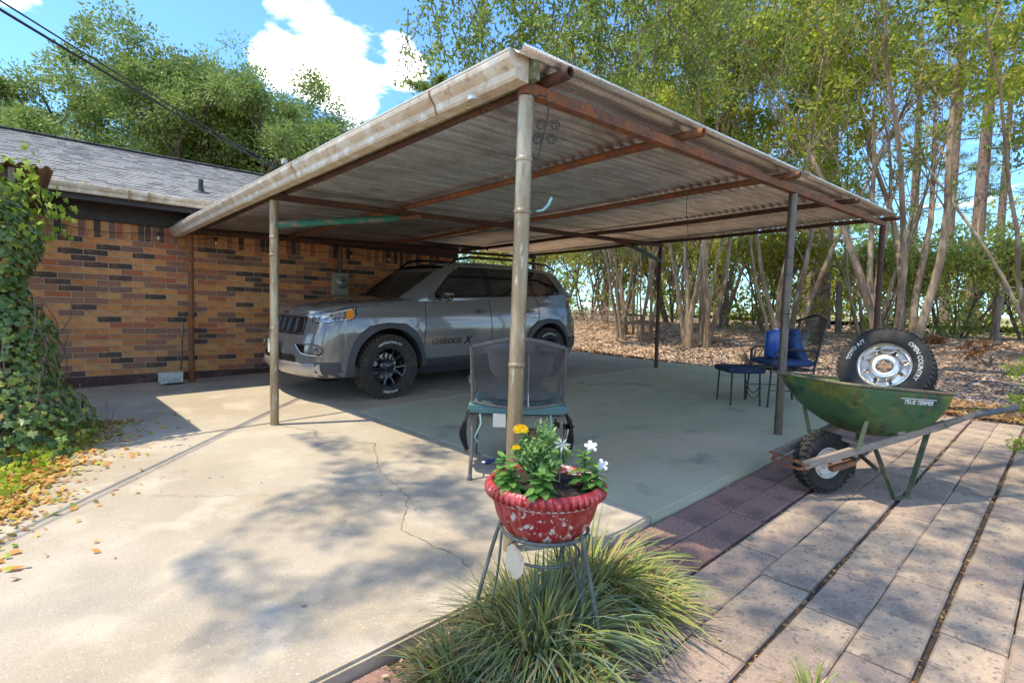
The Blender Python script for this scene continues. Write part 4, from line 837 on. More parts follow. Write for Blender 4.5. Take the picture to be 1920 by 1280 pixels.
for i in range(70):
    a = rr.uniform(0, 6.28); z0 = rr.uniform(0, .9); w = ivy_width(z0)*1.05; p = Vector((-.22+math.cos(a)*w, -.16+math.sin(a)*w, z0)); e = p+Vector((rr.uniform(-.12, .12), rr.uniform(-.12, .12), rr.uniform(.1, .5))); b.tube([p, p.lerp(e, .5)+Vector((.03, .03, 0)), e], [.005, .004, .003], 5)
for i in range(9): b.tube([(-.32+rr.uniform(-.1, .1), -.06+rr.uniform(-.1, .1), 0), (-.32+rr.uniform(-.1, .1), -.06+rr.uniform(-.1, .1), 1), (-.30, -.04, 2.1)], [.014, .011, .006], 6)
b.build('vines', M_bark, iv, smooth=True)
# bright sprays at the top of the post
tips = [(-.08+rr.gauss(0, .16), .05+rr.gauss(0, .12), 1.85+rr.gauss(0, .16)) for _ in range(60)]; VV = []; FF = []; nb = 0
for (x, y, z) in tips:
    for _ in range(5):
        q = (x+rr.gauss(0, .05), y+rr.gauss(0, .05), z+rr.gauss(0, .06)); M = leafmatx(*q, rr.uniform(-1, 1.5), rr.uniform(.03, .07)); A = np.array(M)[:3, :3]; VV.append(IVn*np.array([.7, 1.2, 1]) @ A.T+np.array(q)); FF.append(IFn+nb); nb += 13
me = raw_mesh('vine_sprays', np.concatenate(VV), np.concatenate(FF), 3); o = link('bright_sprays', me, M_lime, iv)
# leaf bed at the left edge of the drive
def bed_edge(x): return .52-.33*(x+5.6)+.05*math.sin(x*9)      # y of the ragged edge
o = heightfield('leaf_bed', list(np.arange(-6.2, -2.6, .06)), list(np.arange(-2.4, .8, .06)), lambda x, y: zg(x, y)+.004+.05*sstep(0, .5, bed_edge(x)-.10-y)+.012*hash2(x*14, y*14), M_ground, skip=lambda x, y: y > bed_edge(x)-.08)
pts = []; pv = []
while len(pts) < 15000:
    x = rg.uniform(-6.1, -3.0); y = bed_edge(x)-abs(rg.gauss(0, .33))-.02
    if rg.random() < .04: y = bed_edge(x)+rg.expovariate(9)
    pts.append((x, y, zg(x, y)+.006+.055*sstep(0, .5, bed_edge(x)-.10-y)))
scatter('fallen_leaves', pts, .021, mat('autumn_leaf', (0, 0, 0), .7, island=[(0, (.72, .38, .09)), (.25, (.60, .27, .07)), (.5, (.74, .48, .16)), (.75, (.46, .46, .07)), (.86, (.24, .33, .06)), (1, (.42, .18, .07))], trans=.3), 'yellow and orange fallen leaves along the left edge of the drive', 'fallen leaves', 8, asp=.65, tiltamt=.7)
gc = thing('ground_ivy', (-5.0, -.1, zg(-5, -.1)), 'low yellow green creeper among the fallen leaves at the left', 'ground cover'); VV = []; FF = []; nb = 0
for i in range(300):
    x = rg.uniform(-6.0, -4.0); y = bed_edge(x)-.05-abs(rg.gauss(0, .25)); M = leafmatx(x+5, y+.1, .03+rg.uniform(.02, .10), rg.uniform(0, 6.28), rg.uniform(.025, .05)); n_ = np.array(M)[:3, :3]; VV.append(IVn @ n_.T+np.array([x+5, y+.1, .05+rg.uniform(0, .07)])); FF.append(IFn+nb); nb += 13
me = raw_mesh('ground_ivy', np.concatenate(VV), np.concatenate(FF), 3); link('creeper_leaves', me, M_lime, gc)
# ================================================================== CAR (u = distance back from the nose, w = left positive, z up)
M_paint = mat('grey_car_paint', (.165, .16, .152), .16, metal=.15, spec=.6, coat=1.0)
M_trim = mat('dark_grey_cladding', (.045, .047, .052), .55, bump=(200, .1, .002))
M_gloss = mat('gloss_black', (.008, .008, .009), .12, spec=.6, coat=.6)
M_cglass = mat('dark_tinted_glass', (.012, .014, .014), .03, spec=.9, coat=1)
M_chrome = mat('dull_chrome', (.50, .50, .50), .16, metal=1)
M_skid = mat('silver_bumper_lip', (.46, .45, .44), .3, metal=.6)
M_tyre = mat('tyre_rubber', (.022, .021, .020), .82, layers=((9, (.055, .045, .037), .5, .68, 5),), bump=((60, .2, .002),))
M_tyredirt = mat('muddy_tread', (.05, .04, .033), .95, layers=((9, (.13, .085, .055), .52, .68, 5),), bump=((50, .4, .004),))
M_rimblk = mat('gloss_black_rim', (.012, .013, .016), .25, spec=.6, coat=.4)
M_lens = mat('headlamp_lens', (.26, .27, .28), .12, metal=.3, spec=.9, coat=1, layers=((26, (.06, .065, .07), .48, .54, 2), (45, (.8, .82, .84), .58, .64, 2)))
M_amber = mat('amber_lens', (.85, .26, .02), .15, spec=.8, coat=1)
M_red = mat('red_lens', (.30, .012, .012), .15, coat=1)
M_ltr = mat('raised_white_letter', (.62, .60, .56), .7); M_gap = mat('panel_gap', (.01, .01, .01), .9)
CW, UA, WB, RW = .925, .97, 2.72, .375
CARO = Vector((-6.395, 2.25+UA, zg(-6.395, 2.25+UA)))
car = thing('parked_car', CARO, 'grey sport utility vehicle with black wheels parked under the carport', 'car', rot=(math.atan(.0261), math.atan(.0174), 0))
def P(u, w, z): return (w, u-UA, z)
def lerpt(tab, x):
    if x <= tab[0][0]: return tab[0][1]
    for (a, va), (b_, vb) in zip(tab, tab[1:]):
        if x <= b_: t = (x-a)/(b_-a); t = t*t*(3-2*t)*.5+t*.5; return va+(vb-va)*t
    return tab[-1][1]
LEN = 4.66
zshoulder = [(0, .985), (.15, 1.02), (.45, 1.075), (1.0, 1.115), (1.5, 1.15), (2.6, 1.185), (3.6, 1.23), (4.2, 1.25), (4.66, 1.22)]
def widf(z): return lerpt([(.2, -.05), (.38, -.012), (.62, -.004), (.80, 0), (.93, -.018), (1.05, -.045), (1.15, -.075), (1.25, -.10)], z)
def plan_w(u):   # half width along the length
    return lerpt([(0, .0), (.012, .30), (.04, .50), (.085, .66), (.15, .76), (.25, .835), (.42, .885), (.75, .90), (1.6, .895), (2.8, .90), (3.7, .905), (4.2, .875), (4.42, .80), (4.56, .66), (4.62, .50), (4.65, .28), (4.66, 0)], u)
def noseshift(z, u):  # lean of the face: hood lip back, bumper forward
    f = max(0, 1-u/.55)
    k = max(0, (u-4.0)/.66)
    return f*lerpt([(.2, .12), (.36, .03), (.56, 0), (.72, .03), (.78, .055), (.95, .10), (1.05, .17)], z)-k*lerpt([(.3, .08), (.5, 0), (.8, .03), (1.25, .16)], z)
def arch_low(u):
    z = .30
    for uc in (UA, UA+WB):
        d = abs(u-uc); Ra = .455
        if d < Ra: z = max(z, RW+.02+math.sqrt(Ra*Ra-d*d)*.96)
    if u < .5: z = max(z, .30-.02*(1-u/.5))
    if u > 4.25: z = max(z, .30+.12*(u-4.25)/.4)
    return z
ulist = [0, .012, .04, .085, .15, .25, .34, .42, .47, .50]+[.515+i*.0228 for i in range(1, 40)]+[1.43, 1.5, 1.7, 1.9, 2.1, 2.3, 2.5, 2.7, 2.9, 3.05, 3.15, 3.2]+[UA+WB-.455+i*.0228 for i in range(1, 40)]+[4.16, 4.25, 4.35, 4.45, 4.53, 4.59, 4.63, 4.65, 4.66]
ulist = sorted(set(round(u, 4) for u in ulist)); TL = [0, .04, .1, .2, .3, .4, .5, .6, .7, .78, .86, .92, .97, 1]
def side_pt(u, z, off=0, s=1):
    w0 = plan_w(u); w = w0+widf(z)*min(1, w0/.7)+off
    return P(u+noseshift(z, u), s*w, z)
b = MB()
for s in (1, -1):
    rows = []
    for t in TL: rows.append([side_pt(u, arch_low(u)+(lerpt(zshoulder, u)-arch_low(u))*t, 0, s) for u in ulist])
    # roll over to the bonnet / deck
    for q, dz in ((.985, .012), (.94, .028), (.86, .040), (.7, .052), (.5, .066), (.25, .074), (0, .078)):
        r = []
        for u in ulist:
            z = lerpt(zshoulder, u); x, y, zz = side_pt(u, z, 0, s); cr = min(1, plan_w(u)/.6); r.append((x*q, y, z+dz*cr*(1 if u < 1.6 else .5)))
        rows.append(r)
    if s < 0: rows = [r[::-1] for r in rows]
    b.grid(rows)
body = b.build('body', M_paint, car, smooth=True, weld=True, sharp=50); dedupe_normals(body); body.data.set_sharp_from_angle(angle=R(42))
# greenhouse
def gh_w(u, z):
    zb = 1.20; t = (z-zb)/.48; base = lerpt([(1.2, .80), (1.6, .835), (2.6, .84), (3.6, .83), (4.4, .74)], u); return base-.165*max(0, t)-.05*max(0, t)**3
def roofz_(u): return lerpt([(1.95, 1.625), (2.2, 1.668), (2.6, 1.692), (3.2, 1.685), (3.8, 1.650), (4.25, 1.59)], u)
def rowpt(u, t, s):
    """t 0..1 from belt to roof edge; the ends lean in like windscreen and tailgate"""
    uf = 1.22+(u-1.22)  # belt position
    k = (u-1.22)/(4.5-1.22); u_top = 1.97+k*(4.22-1.97); uu = u+(u_top-u)*t; zb = lerpt(zshoulder, u)-.01; zt = roofz_(u_top)-.05; z = zb+(zt-zb)*t
    e = min(1, (uu-(1.22+.75*t))/.16+0.0) if k < .5 else min(1, ((4.5-.28*t)-uu)/.16); e = max(0, e); ww = gh_w(max(1.3, min(4.4, uu)), z)*(.86+.14*math.sin(e*math.pi/2)); return P(uu, s*ww, z)
us = [1.22+(4.5-1.22)*i/40 for i in range(41)]; tl = [i/8 for i in range(9)]
b = MB()
for s in (1, -1):
    rows = [[rowpt(u, t, s) for u in us] for t in tl]
    top = rows[-1]
    for q, dz in ((.96, .022), (.86, .036), (.65, .046), (.35, .052), (0, .054)): rows.append([(x*q, y, z+dz) for x, y, z in top])
    b.grid(rows if s > 0 else [r[::-1] for r in rows])
# windscreen and tailgate closing surfaces
def cross(u, curve=.05, n=12, rear=False):
    rows = []
    for t in tl:
        x, y, z = rowpt(u, t, 1); rows.append([(x*math.sin(a), y-(curve if not rear else -curve)*math.cos(a)*(1 if True else 0), z) for a in [-math.pi/2+math.pi*i/n for i in range(n+1)]])
    return rows
b.grid(cross(1.22, .10)); b.grid(cross(4.5, .06, rear=True))
cab = b.build('cabin', M_paint, car, smooth=True, sharp=35); dedupe_normals(cab)
b = MB(); rws = cross(1.22, .104, 16); rws = [[(x*.93, y-.006, z+.004) for x, y, z in r] for r in rws[:-1]]; b.grid(rws); b.build('windscreen', M_cglass, car, smooth=True)
b = MB(); rws = cross(4.5, .066, 16, True); rws = [[(x*.86, y+.006, z+.004) for x, y, z in r] for r in rws[1:-1]]; b.grid(rws); b.build('rear_window', M_cglass, car, smooth=True)
def invert_row(uq, z):
    """surface half width of the cabin side at longitudinal uq and height z"""
    lo, hi = 1.22, 4.5
    for _ in range(30):
        m = (lo+hi)/2; zb = lerpt(zshoulder, m)-.01; k = (m-1.22)/3.28; ut = 1.97+k*2.25; zt = roofz_(ut)-.05; t = (z-zb)/(zt-zb); x, y, zz = rowpt(m, min(1, max(0, t)), 1)
        if y+UA < uq: lo = m
        else: hi = m
    return x
def sidepatch(us_, zb_, zt_, off=.004, s=1, nz=6, surf='g'):
    rows = []
    for j in range(nz+1):
        r = []
        for u, z0, z1 in zip(us_, zb_, zt_):
            z = z0+(z1-z0)*j/nz; 
            if surf == 'g': r.append(P(u, s*(invert_row(u, z)+off), z))
            else: x, y, zz = side_pt(u, z, off, s); r.append((x, y, zz))
        rows.append(r)
    b = MB(); b.grid(rows if s > 0 else [r[::-1] for r in rows]); return b
for s in (1, -1):
    # black glasshouse band, then panes proud of it
    uu = [1.66, 1.75, 1.85, 1.95, 2.05, 2.15, 2.3, 2.5, 2.7, 2.9, 3.1, 3.3, 3.5, 3.7, 3.85, 3.98, 4.08]; zb_ = [1.185+.02*(u-1.6) for u in uu]; zt_ = [min(1.20+(u-1.60)*.86, 1.595+.02*math.sin((u-2)*1.2), 1.60-.10*max(0, u-3.3)**1.6, 1.25+max(0, 4.12-u)*1.25+.02) for u in uu]
    sidepatch(uu, zb_, zt_, .003, s).build('window_surround', M_gloss, car, smooth=True)
    for nm, ua, ub in (('front_side_window', 1.78, 2.50), ('rear_side_window', 2.60, 3.36), ('quarter_window', 3.44, 4.0)):
        q = [ua+(ub-ua)*i/8 for i in range(9)]; sidepatch(q, [1.215+.02*(u-1.6) for u in q], [min(1.18+(u-1.60)*.84, 1.572+.015*math.sin((u-2)*1.2), 1.578-.10*max(0, u-3.3)**1.6, 1.23+max(0, 4.08-u)*1.2) for u in q], .008, s).build(nm, M_cglass, car, smooth=True)
    # roof rails
    b = MB(); b.tube([P(2.05, s*.60, 1.62), P(2.15, s*.60, 1.70), P(2.4, s*.605, 1.745), P(3.2, s*.605, 1.75), P(3.9, s*.60, 1.715), P(4.12, s*.595, 1.64)], [.012, .018, .018, .018, .018, .012], 8, flat=1.3); b.build('roof_rail', M_gloss, car, smooth=True)
    # sill cladding
    q = [1.42+i*.09 for i in range(21)]; q = [u for u in q if u < 3.26]; sidepatch(q, [.27]*len(q), [.43]*len(q), .012, s, surf='b').build('sill_cladding', M_blk, car, smooth=True)
    b = MB(); b.box(P(2.35, s*.80, .285), (.14, 1.75, .07)); b.build('sill_step', M_gloss, car)
    # door gaps
    b = MB()
    for line in ([(1.43, .44), (1.47, .7), (1.50, 1.0), (1.52, 1.15), (1.66, 1.20)], [(2.55, .33), (2.56, .8), (2.55, 1.19)], [(3.30, .36), (3.32, .62), (3.50, .92), (3.52, 1.1), (3.46, 1.22)], [(1.43, .44), (2.55, .435), (3.30, .435)]):
        for (u0, z0), (u1, z1) in zip(line, line[1:]):
            n = 6
            pts = [side_pt(u0+(u1-u0)*i/n, z0+(z1-z0)*i/n, .0005, s) for i in range(n+1)]; b.tube(pts, .0045, 4)
    b.build('panel_gap', M_gap, car)
    # crease line along the doors
    b = MB(); b.tube([side_pt(u, .86+.03*(u-1.5)/2, -.004, s) for u in [1.5+i*.12 for i in range(21)]], .008, 6, flat=.7); b.build('door_crease', M_paint, car, smooth=True)
    for u in (2.36, 3.28):
        b = MB(); b.tube([side_pt(u-.10, 1.0, .006, s), side_pt(u-.085, 1.005, .035, s), side_pt(u+.085, 1.01, .035, s), side_pt(u+.10, 1.01, .006, s)], .013, 8); b.build('door_handle', M_chrome, car, smooth=True)
        b = MB(); x, y, z = side_pt(u, 1.0, .002, s); b.lathe([(.001, .002), (.055, .001), (.06, 0)], 14, M=T(x, y, z) @ Matrix.Rotation(R(90)*s, 4, 'Y') @ Matrix.Diagonal((.5, 1.2, 1, 1))); b.build('handle_recess', M_gap, car)
    # mirror
    mc = P(1.74, s*1.0, 1.235); b = MB(); b.tube([P(1.72, s*.86, 1.18), P(1.74, s*.96, 1.20)], [.03, .022], 8)
    vs = []; nU, nV = 12, 7; rows = []
    for j in range(nV+1):
        ph = math.pi*j/nV; rows.append([(mc[0]+.125*math.sin(ph)*math.cos(a)+.0, mc[1]-.075*math.sin(ph)*math.sin(a)*(1.25 if math.sin(a) > 0 else .35), mc[2]+.088*math.cos(ph)) for a in [2*math.pi*i/nU for i in range(nU)]])
    b.grid(rows, close_u=True); mir = b.build('mirror', M_gloss, car, smooth=True)
    b = MB(); b.tube([(mc[0]-s*.10, mc[1]-.05, mc[2]-.055), (mc[0]+s*.02, mc[1]-.066, mc[2]-.062), (mc[0]+s*.10, mc[1]-.03, mc[2]-.05)], .008, 6); b.build('mirror_strip', M_chrome, mir, smooth=True)
    # wheel arch flares
    for uc in (UA, UA+WB):
        rows = [[], [], [], []]; outr = [(-.545, .30), (-.50, .52), (-.44, .68), (-.36, .78), (-.24, .86), (0, .895), (.24, .875), (.36, .80), (.44, .69), (.50, .50), (.52, .36)]
        for k in range(41):
            t = k/40*(len(outr)-1); i = min(int(t), len(outr)-2); f = t-i; du = outr[i][0]+(outr[i+1][0]-outr[i][0])*f; zo = outr[i][1]+(outr[i+1][1]-outr[i][1])*f
            ang = math.atan2(zo-RW-.02, du); Ri = .445; iu, iz = math.cos(ang)*Ri, RW+.02+math.sin(ang)*Ri*.98
            if du < 0 and zo < .42: iu, iz = -Ri, zo
            if du > 0 and zo < .42: iu, iz = Ri, zo
            def pt(u_, z_, off): x, y, z = side_pt(uc+u_, z_, off, s); return (x, y, z)
            rows[0].append(pt(du, zo, .001)); rows[1].append(pt(du*.98, RW+(zo-RW)*.985, .026)); rows[2].append(pt(iu, iz, .034)); x, y, z = pt(iu, iz, .0); rows[3].append((x-s*.10, y, z))
        b = MB(); b.grid(rows if s < 0 else [r[::-1] for r in rows]); b.build('wheel_arch', M_trim, car, smooth=True, sharp=50)
        # dark well liner
        b = MB(); n = 20; b.grid([[P(uc+math.cos(a)*.47, s*w, RW+math.sin(a)*.47) for a in [math.pi*i/n-.0 for i in range(n+1)]] for w in (.88, .50)]); vv = [P(uc+math.cos(a)*.47, s*.50, RW+math.sin(a)*.47) for a in [math.pi*i/n for i in range(n+1)]]; b.add(vv, [tuple(range(n+1))]); b.build('wheel_well', M_gap, car)
# underbody
b = MB(); b.box(P(2.33, 0, .40), (1.0, 3.9, .2)); b.box(P(2.33, 0, .34), (1.6, 1.7, .12)); b.build('underbody', M_gap, car)
# face: positions on the nose surface for given w and z
def nose_u(w, z):
    lo, hi = 0, 1.2
    for _ in range(30):
        m = (lo+hi)/2
        w0 = plan_w(m); ww = w0+widf(z)*min(1, w0/.7)
        if ww < abs(w): lo = m
        else: hi = m
    return lo+noseshift(z, lo)
def face(w, z, off=.004): return P(nose_u(w, z)-off, w, z)
def facepatch(ws, zb_, zt_, off=.004, nz=5):
    b = MB(); b.grid([[face(w, z0+(z1-z0)*j/nz, off) for w, z0, z1 in zip(ws, zb_, zt_)] for j in range(nz+1)]); return b
def lin(a, b_, n): return [a+(b_-a)*i/n for i in range(n+1)]
# seven slot grille
ws = lin(-.56, .56, 28); gz0 = [.775+.012*abs(w) for w in ws]; gz1 = [.955-.02*abs(w)**2 for w in ws]
facepatch(ws, [z-.018 for z in gz0], [z+.012 for z in gz1], .003).build('grille_surround', M_gloss, car, smooth=True)
M_mesh_ = mat('honeycomb_black', (.014, .014, .015), .4)
for i in range(7):
    wc = -.48+i*.16; q = lin(wc-.062, wc+.062, 5); 
    b = MB(); fr = [face(w, z, .010) for w, z in [(wc-.062, .79), (wc-.066, .87), (wc-.058, .945), (wc, .952), (wc+.058, .945), (wc+.066, .87), (wc+.062, .79), (wc, .782)]]; b.tube(fr+[fr[0]], .0075, 6)
    g = b.build('grille_slot', M_rimblk, car, smooth=True); b = MB()
    for j in range(7):
        for kk in range(4): w = wc-.045+kk*.03+(j % 2)*.012; z = .80+j*.022; x, y, zz = face(w, z, .006); b.lathe([(.013, 0), (.010, -.004), (.009, -.004)], 6, M=T(x, y, zz) @ Matrix.Rotation(R(90), 4, 'X'))
    b.build('slot_mesh', M_trim, g)
# emblem on the bonnet lip
tv, tf = text_geo('Jeep', .085, bold=.002); b = MB(); b.add([(face(v.x, 1.0, 0)[0], face(v.x, .99+v.y*.9, 0)[1]+(-.012), 1.0+v.y*.75) for v in tv], tf); b.build('bonnet_emblem', M_gloss, car)
b = MB(); pts = [side_pt(u, lerpt(zshoulder, u)-.008, .001, s) for s in (1,) for u in [.9, .6, .4, .3, .22, .15, .1, .06, .03, .01]]; pts += [(-x, y, z) for x, y, z in pts[::-1]]; b.tube(pts, .0035, 4); b.build('bonnet_gap', M_gap, car)
for s in (1, -1):
    # slim swept headlamps reaching back into the wing
    def lamp(off, grow, m, nm, t0=0, t1=1, zz=(0, 1), par=car):
        rows = [[] for _ in range(6)]
        for i in range(17):
            t = t0+(t1-t0)*i/16; uu = .085+.50*t**1.35-.0*grow; wq = plan_w(uu); zb = .905+.035*t+.045*max(0, .35-t)-grow; zt = .965+.105*t**.8+grow
            zb = zb-.03*math.sin(min(1, t/.5)*math.pi)*(1 if t < .5 else 0)*.6
            if t > .86: k = (t-.86)/.14; zb += .055*k*k
            for j in range(6):
                z = zb+(zt-zb)*(zz[0]+(zz[1]-zz[0])*j/5); x, y, z_ = side_pt(uu, z, off, s); rows[j].append((x, y, z_))
        b = MB(); b.grid(rows if s > 0 else [r[::-1] for r in rows]); return b.build(nm, m, par, smooth=True)
    h = lamp(.003, .011, M_gloss, 'headlight', 0, 1.0); lamp(.007, 0, M_lens, 'lens', .03, .97, par=h); lamp(.011, -.012, M_amber, 'turn_signal', .76, .93, par=h); lamp(.0095, 0, M_skid, 'light_strip', .04, .9, (.80, 1.0), par=h)
    # fog lamp pocket
    pk = [(.47, .665), (.60, .672), (.76, .665), (.80, .63), (.815, .57), (.80, .545), (.70, .548), (.60, .565), (.54, .60)]
    def pt(w, z, off): 
        u = nose_u(min(.88, w), z)-.0; return P(u-off, s*w, z)
    ctr = (.68, .61); b = MB(); ring = [[pt(w, z, .012) for w, z in pk], [pt(ctr[0]+(w-ctr[0])*.90, ctr[1]+(z-ctr[1])*.84, .014) for w, z in pk], [pt(ctr[0]+(w-ctr[0])*.82, ctr[1]+(z-ctr[1])*.72, -.0) for w, z in pk]]
    b.grid(ring, close_u=True); b.add([Vector(pt(ctr[0]+(w-ctr[0])*.84, ctr[1]+(z-ctr[1])*.74, .002)) for w, z in pk], [tuple(range(len(pk)))]); fo = b.build('fog_lamp_pocket', M_gloss, car)
    b = MB(); pts = [pt(w, z, .013) for w, z in pk]; b.tube(pts+[pts[0]], .006, 6); b.build('chrome_outline', M_chrome, fo, smooth=True)
    b = MB(); b.lathe([(.001, .004), (.028, .002), (.032, -.006)], 12, M=T(*pt(.755, .607, .012)) @ Matrix.Rotation(R(75), 4, 'X')); b.build('fog_lens', M_lens, fo, smooth=True)
    # tail lamp and red corner
    sidepatch(lin(4.26, 4.56, 8), [1.05-.0*i for i in range(9)], [1.12+.008*i for i in range(9)], .006, s, surf='b').build('tail_light', M_red, car, smooth=True)
    sidepatch(lin(4.20, 4.60, 8), [.40+.01*i for i in range(9)], [.60]*9, .008, s, surf='b').build('rear_bumper_cladding', M_trim, car, smooth=True)
# lower intake, skid lip, licence plate
ws = lin(-.46, .46, 20); facepatch(ws, [.455]*21, [.545-.04*abs(w) for w in ws], .004).build('lower_intake', M_gap, car, smooth=True)
b = MB()
for j in range(4):
    z = .468+j*.022; b.tube([face(w, z, .008) for w in lin(-.45+j*.005, .45-j*.005, 14)], .005, 5)
for w in lin(-.16, .16, 16): b.tube([face(w, .46, .007), face(w, .54, .007)], .0035, 4)
b.build('intake_bars', M_rimblk, car)
ws = lin(-.78, .78, 26); b = MB(); b.grid([[face(w, z, o) for w in ws] for z, o in ((.455, .004), (.445, .022), (.40, .028), (.345, .020), (.30, -.01), (.285, -.06))]); b.build('bumper_lip', M_skid, car, smooth=True)
for s in (1, -1):
    ws = [s*w for w in lin(.74, .88, 8)]; b = MB(); rr_ = [[face(w, z, o) for w in ws] for z, o in ((.47, .006), (.44, .018), (.36, .018), (.29, .0))]; b.grid(rr_ if s > 0 else [r[::-1] for r in rr_]); b.build('bumper_corner_trim', M_trim, car, smooth=True)
M_plate = mat('white_plate', (.68, .70, .68), .4)
b = MB(); x, y, z = face(-.02, .60, .02); b.box((x, y-.012, .60), (.31, .01, .16)); b.build('number_plate', M_plate, car)
# door lettering
tv, tf = text_geo('CHEROKEE', .092, shear=.25, bold=.0022); b = MB()
for v, in zip(tv): pass
def dooru(v, uc, zc): u = uc+v.x; z = zc+v.y; return side_pt(u, z, .004, 1)
b.add([dooru(v, 1.80, .61) for v in tv], tf); tv, tf = text_geo('X', .14, shear=.35, bold=.003); b.add([dooru(v, 2.13, .60) for v in tv], tf); b.build('door_lettering', M_gloss, car)
b = MB(); b.box(P(1.72, .30, 1.42), (.05, .004, .03), rot=(R(-58), 0, 0)); b.build('windscreen_sticker', mat('pale_blue_sticker', (.4, .55, .6), .5), car)
# wheels
def wheel_mesh_parts(parent, cx, cy, cz, s, R0, Wd, rimr, text=None, steer=0, tread='block'):
    """s=+1 means the outer face looks along +x"""
    Mx = T(cx, cy, cz) @ rotz(steer) @ Matrix.Rotation(R(90)*s, 4, 'Y')   # local z = outward
    e = bpy.data.objects.new('wheel', None)
    b = MB(); h = Wd/2; prof = [(rimr, h*.78), (rimr+.012, h*.9), (rimr+.04, h*1.0), ((rimr+R0)/2+.01, h*1.06), (R0-.045, h*1.0), (R0-.014, h*.88), (R0-.010, h*.4), (R0-.010, -h*.4), (R0-.014, -h*.88), (R0-.045, -h), ((rimr+R0)/2, -h*1.05), (rimr, -h*.8)]
    b.lathe(prof, 56, M=Mx); b.cur = 1; n = 44
    for i in range(n):
        for (z0, ww, ph) in ((h*.74, h*.34, 0), (h*.26, h*.30, .5), (-h*.24, h*.30, 0), (-h*.72, h*.34, .5)):
            a = 2*math.pi*(i+ph)/n; Mb = Mx @ rotz(a); b.box((R0-.006, 0, z0), (.020, 2*math.pi*R0/n*.74, ww), M=Mb, rot=(R(14 if ph else -14), 0, 0))
        a = 2*math.pi*(i+.5)/n; b.box((R0-.034, 0, h*.955), (.045, 2*math.pi*R0/n*.55, .012), M=Mx @ rotz(a), rot=(0, R(-22), 0))
    return b, Mx, h
def wheel(parent, cx, cy, cz, s, lettering=True):
    b, Mx, h = wheel_mesh_parts(parent, cx, cy, cz, s, RW, .235, .225)
    ty = b.build('wheel', [M_tyre, M_tyredirt], parent, smooth=True, sharp=40)
    b = MB(); b.lathe([(.222, h*.80), (.228, h*.84), (.222, h*.86), (.212, h*.80), (.205, h*.35), (.20, -h*.3), (.20, -h*.8)], 44, M=Mx)
    b.lathe([(.001, h*.60), (.03, h*.60), (.036, h*.56), (.075, h*.54), (.085, h*.46), (.085, h*.2)], 24, M=Mx)
    for i in range(5):
        for sg in (-1, 1):
            a = 2*math.pi*i/5; Mb = Mx @ rotz(a)
            b.tube([(.075, sg*.016, h*.50), (.13, sg*.024, h*.60), (.17, sg*.050, h*.66), (.215, sg*.062, h*.72)], [.017, .015, .014, .016], 6, M=Mb, flat=.8)
        b.lathe([(.001, .012), (.008, .010), (.009, 0)], 6, M=Mx @ rotz(2*math.pi*(i+.5)/5) @ T(.055, 0, h*.54))
    b.build('rim', M_rimblk, ty, smooth=True, sharp=40)
    b = MB(); b.lathe([(.001, -h*.05), (.15, -h*.05), (.155, -h*.15)], 28, M=Mx); b.box((.12, 0, .0), (.06, .12, .05), M=Mx @ rotz(R(160))); b.build('brake_disc', M_chrome, ty, smooth=True)
    if lettering:
        for s_, a0, sz, rr0, flip in (('DESTINATION A/T', 90, .034, .292, 1), ('FIRESTONE', -90, .034, .292, 1)):
            tv, tf = text_geo(s_, sz, bold=.0008); b = MB(); V2 = []
            for v in tv:
                # screen angle measured so the word reads left to right seen from outside
                th = R(a0)-(v.x/rr0)*1.12 if a0 > 0 else R(a0)+(v.x/rr0)*1.12; r_ = rr0+v.y-sz*.3 if a0 > 0 else rr0-v.y+sz*.3
                yy, zz = math.cos(th)*r_, math.sin(th)*r_
                V2.append((cx+s*(h*1.075), cy+s*yy, cz+zz))
            b.add(V2, tf); b.build('tyre_lettering', M_ltr, ty)
    return ty
for uc in (UA, UA+WB):
    for s in (1, -1): wheel(car, s*(CW-.125), uc-UA, RW, s, lettering=(s > 0))
# roof ski/antenna
b = MB(); b.tube([P(3.95, .1, 1.68), P(4.15, .1, 1.86)], [.006, .003], 5); b.build('antenna', M_blk, car)
# ================================================================== PROPS
# ---- planter on wire stand
PX, PY = -1.29, 1.40; pz = zg(PX, PY)-.05; RIM = .545
M_redpaint = mat('flaking_red_paint', (.29, .018, .022), .38, spec=.5, layers=((16, (.46, .07, .07), .5, .62, 5),), bump=((22, .3, .004),))
t_ = M_redpaint.node_tree; pb_ = t_.nodes['Principled BSDF']; src_ = pb_.inputs['Base Color'].links[0].from_socket; tc_ = N(t_, 'ShaderNodeTexCoord')
na = N(t_, 'ShaderNodeTexNoise', Scale=38.0, Detail=8.0, Roughness=.65); nb_ = N(t_, 'ShaderNodeTexNoise', Scale=6.0, Detail=4.0); sx_ = N(t_, 'ShaderNodeSeparateXYZ'); t_.links.new(tc_.outputs['Object'], sx_.inputs[0])
for q_ in (na, nb_): t_.links.new(tc_.outputs['Object'], q_.inputs['Vector'])
ad = N(t_, 'ShaderNodeMath', operation='MULTIPLY_ADD'); t_.links.new(sx_.outputs[1], ad.inputs[0]); ad.inputs[1].default_value = .32; t_.links.new(nb_.outputs[0], ad.inputs[2])
ad2 = N(t_, 'ShaderNodeMath', operation='MULTIPLY_ADD'); t_.links.new(ad.outputs[0], ad2.inputs[0]); ad2.inputs[1].default_value = .8; t_.links.new(na.outputs[0], ad2.inputs[2])
rp_ = ramp(t_, [(.985, 0), (1.0, 1)]); sc_ = N(t_, 'ShaderNodeMath', operation='MULTIPLY'); t_.links.new(ad2.outputs[0], sc_.inputs[0]); sc_.inputs[1].default_value = 1.0; t_.links.new(sc_.outputs[0], rp_.inputs[0])
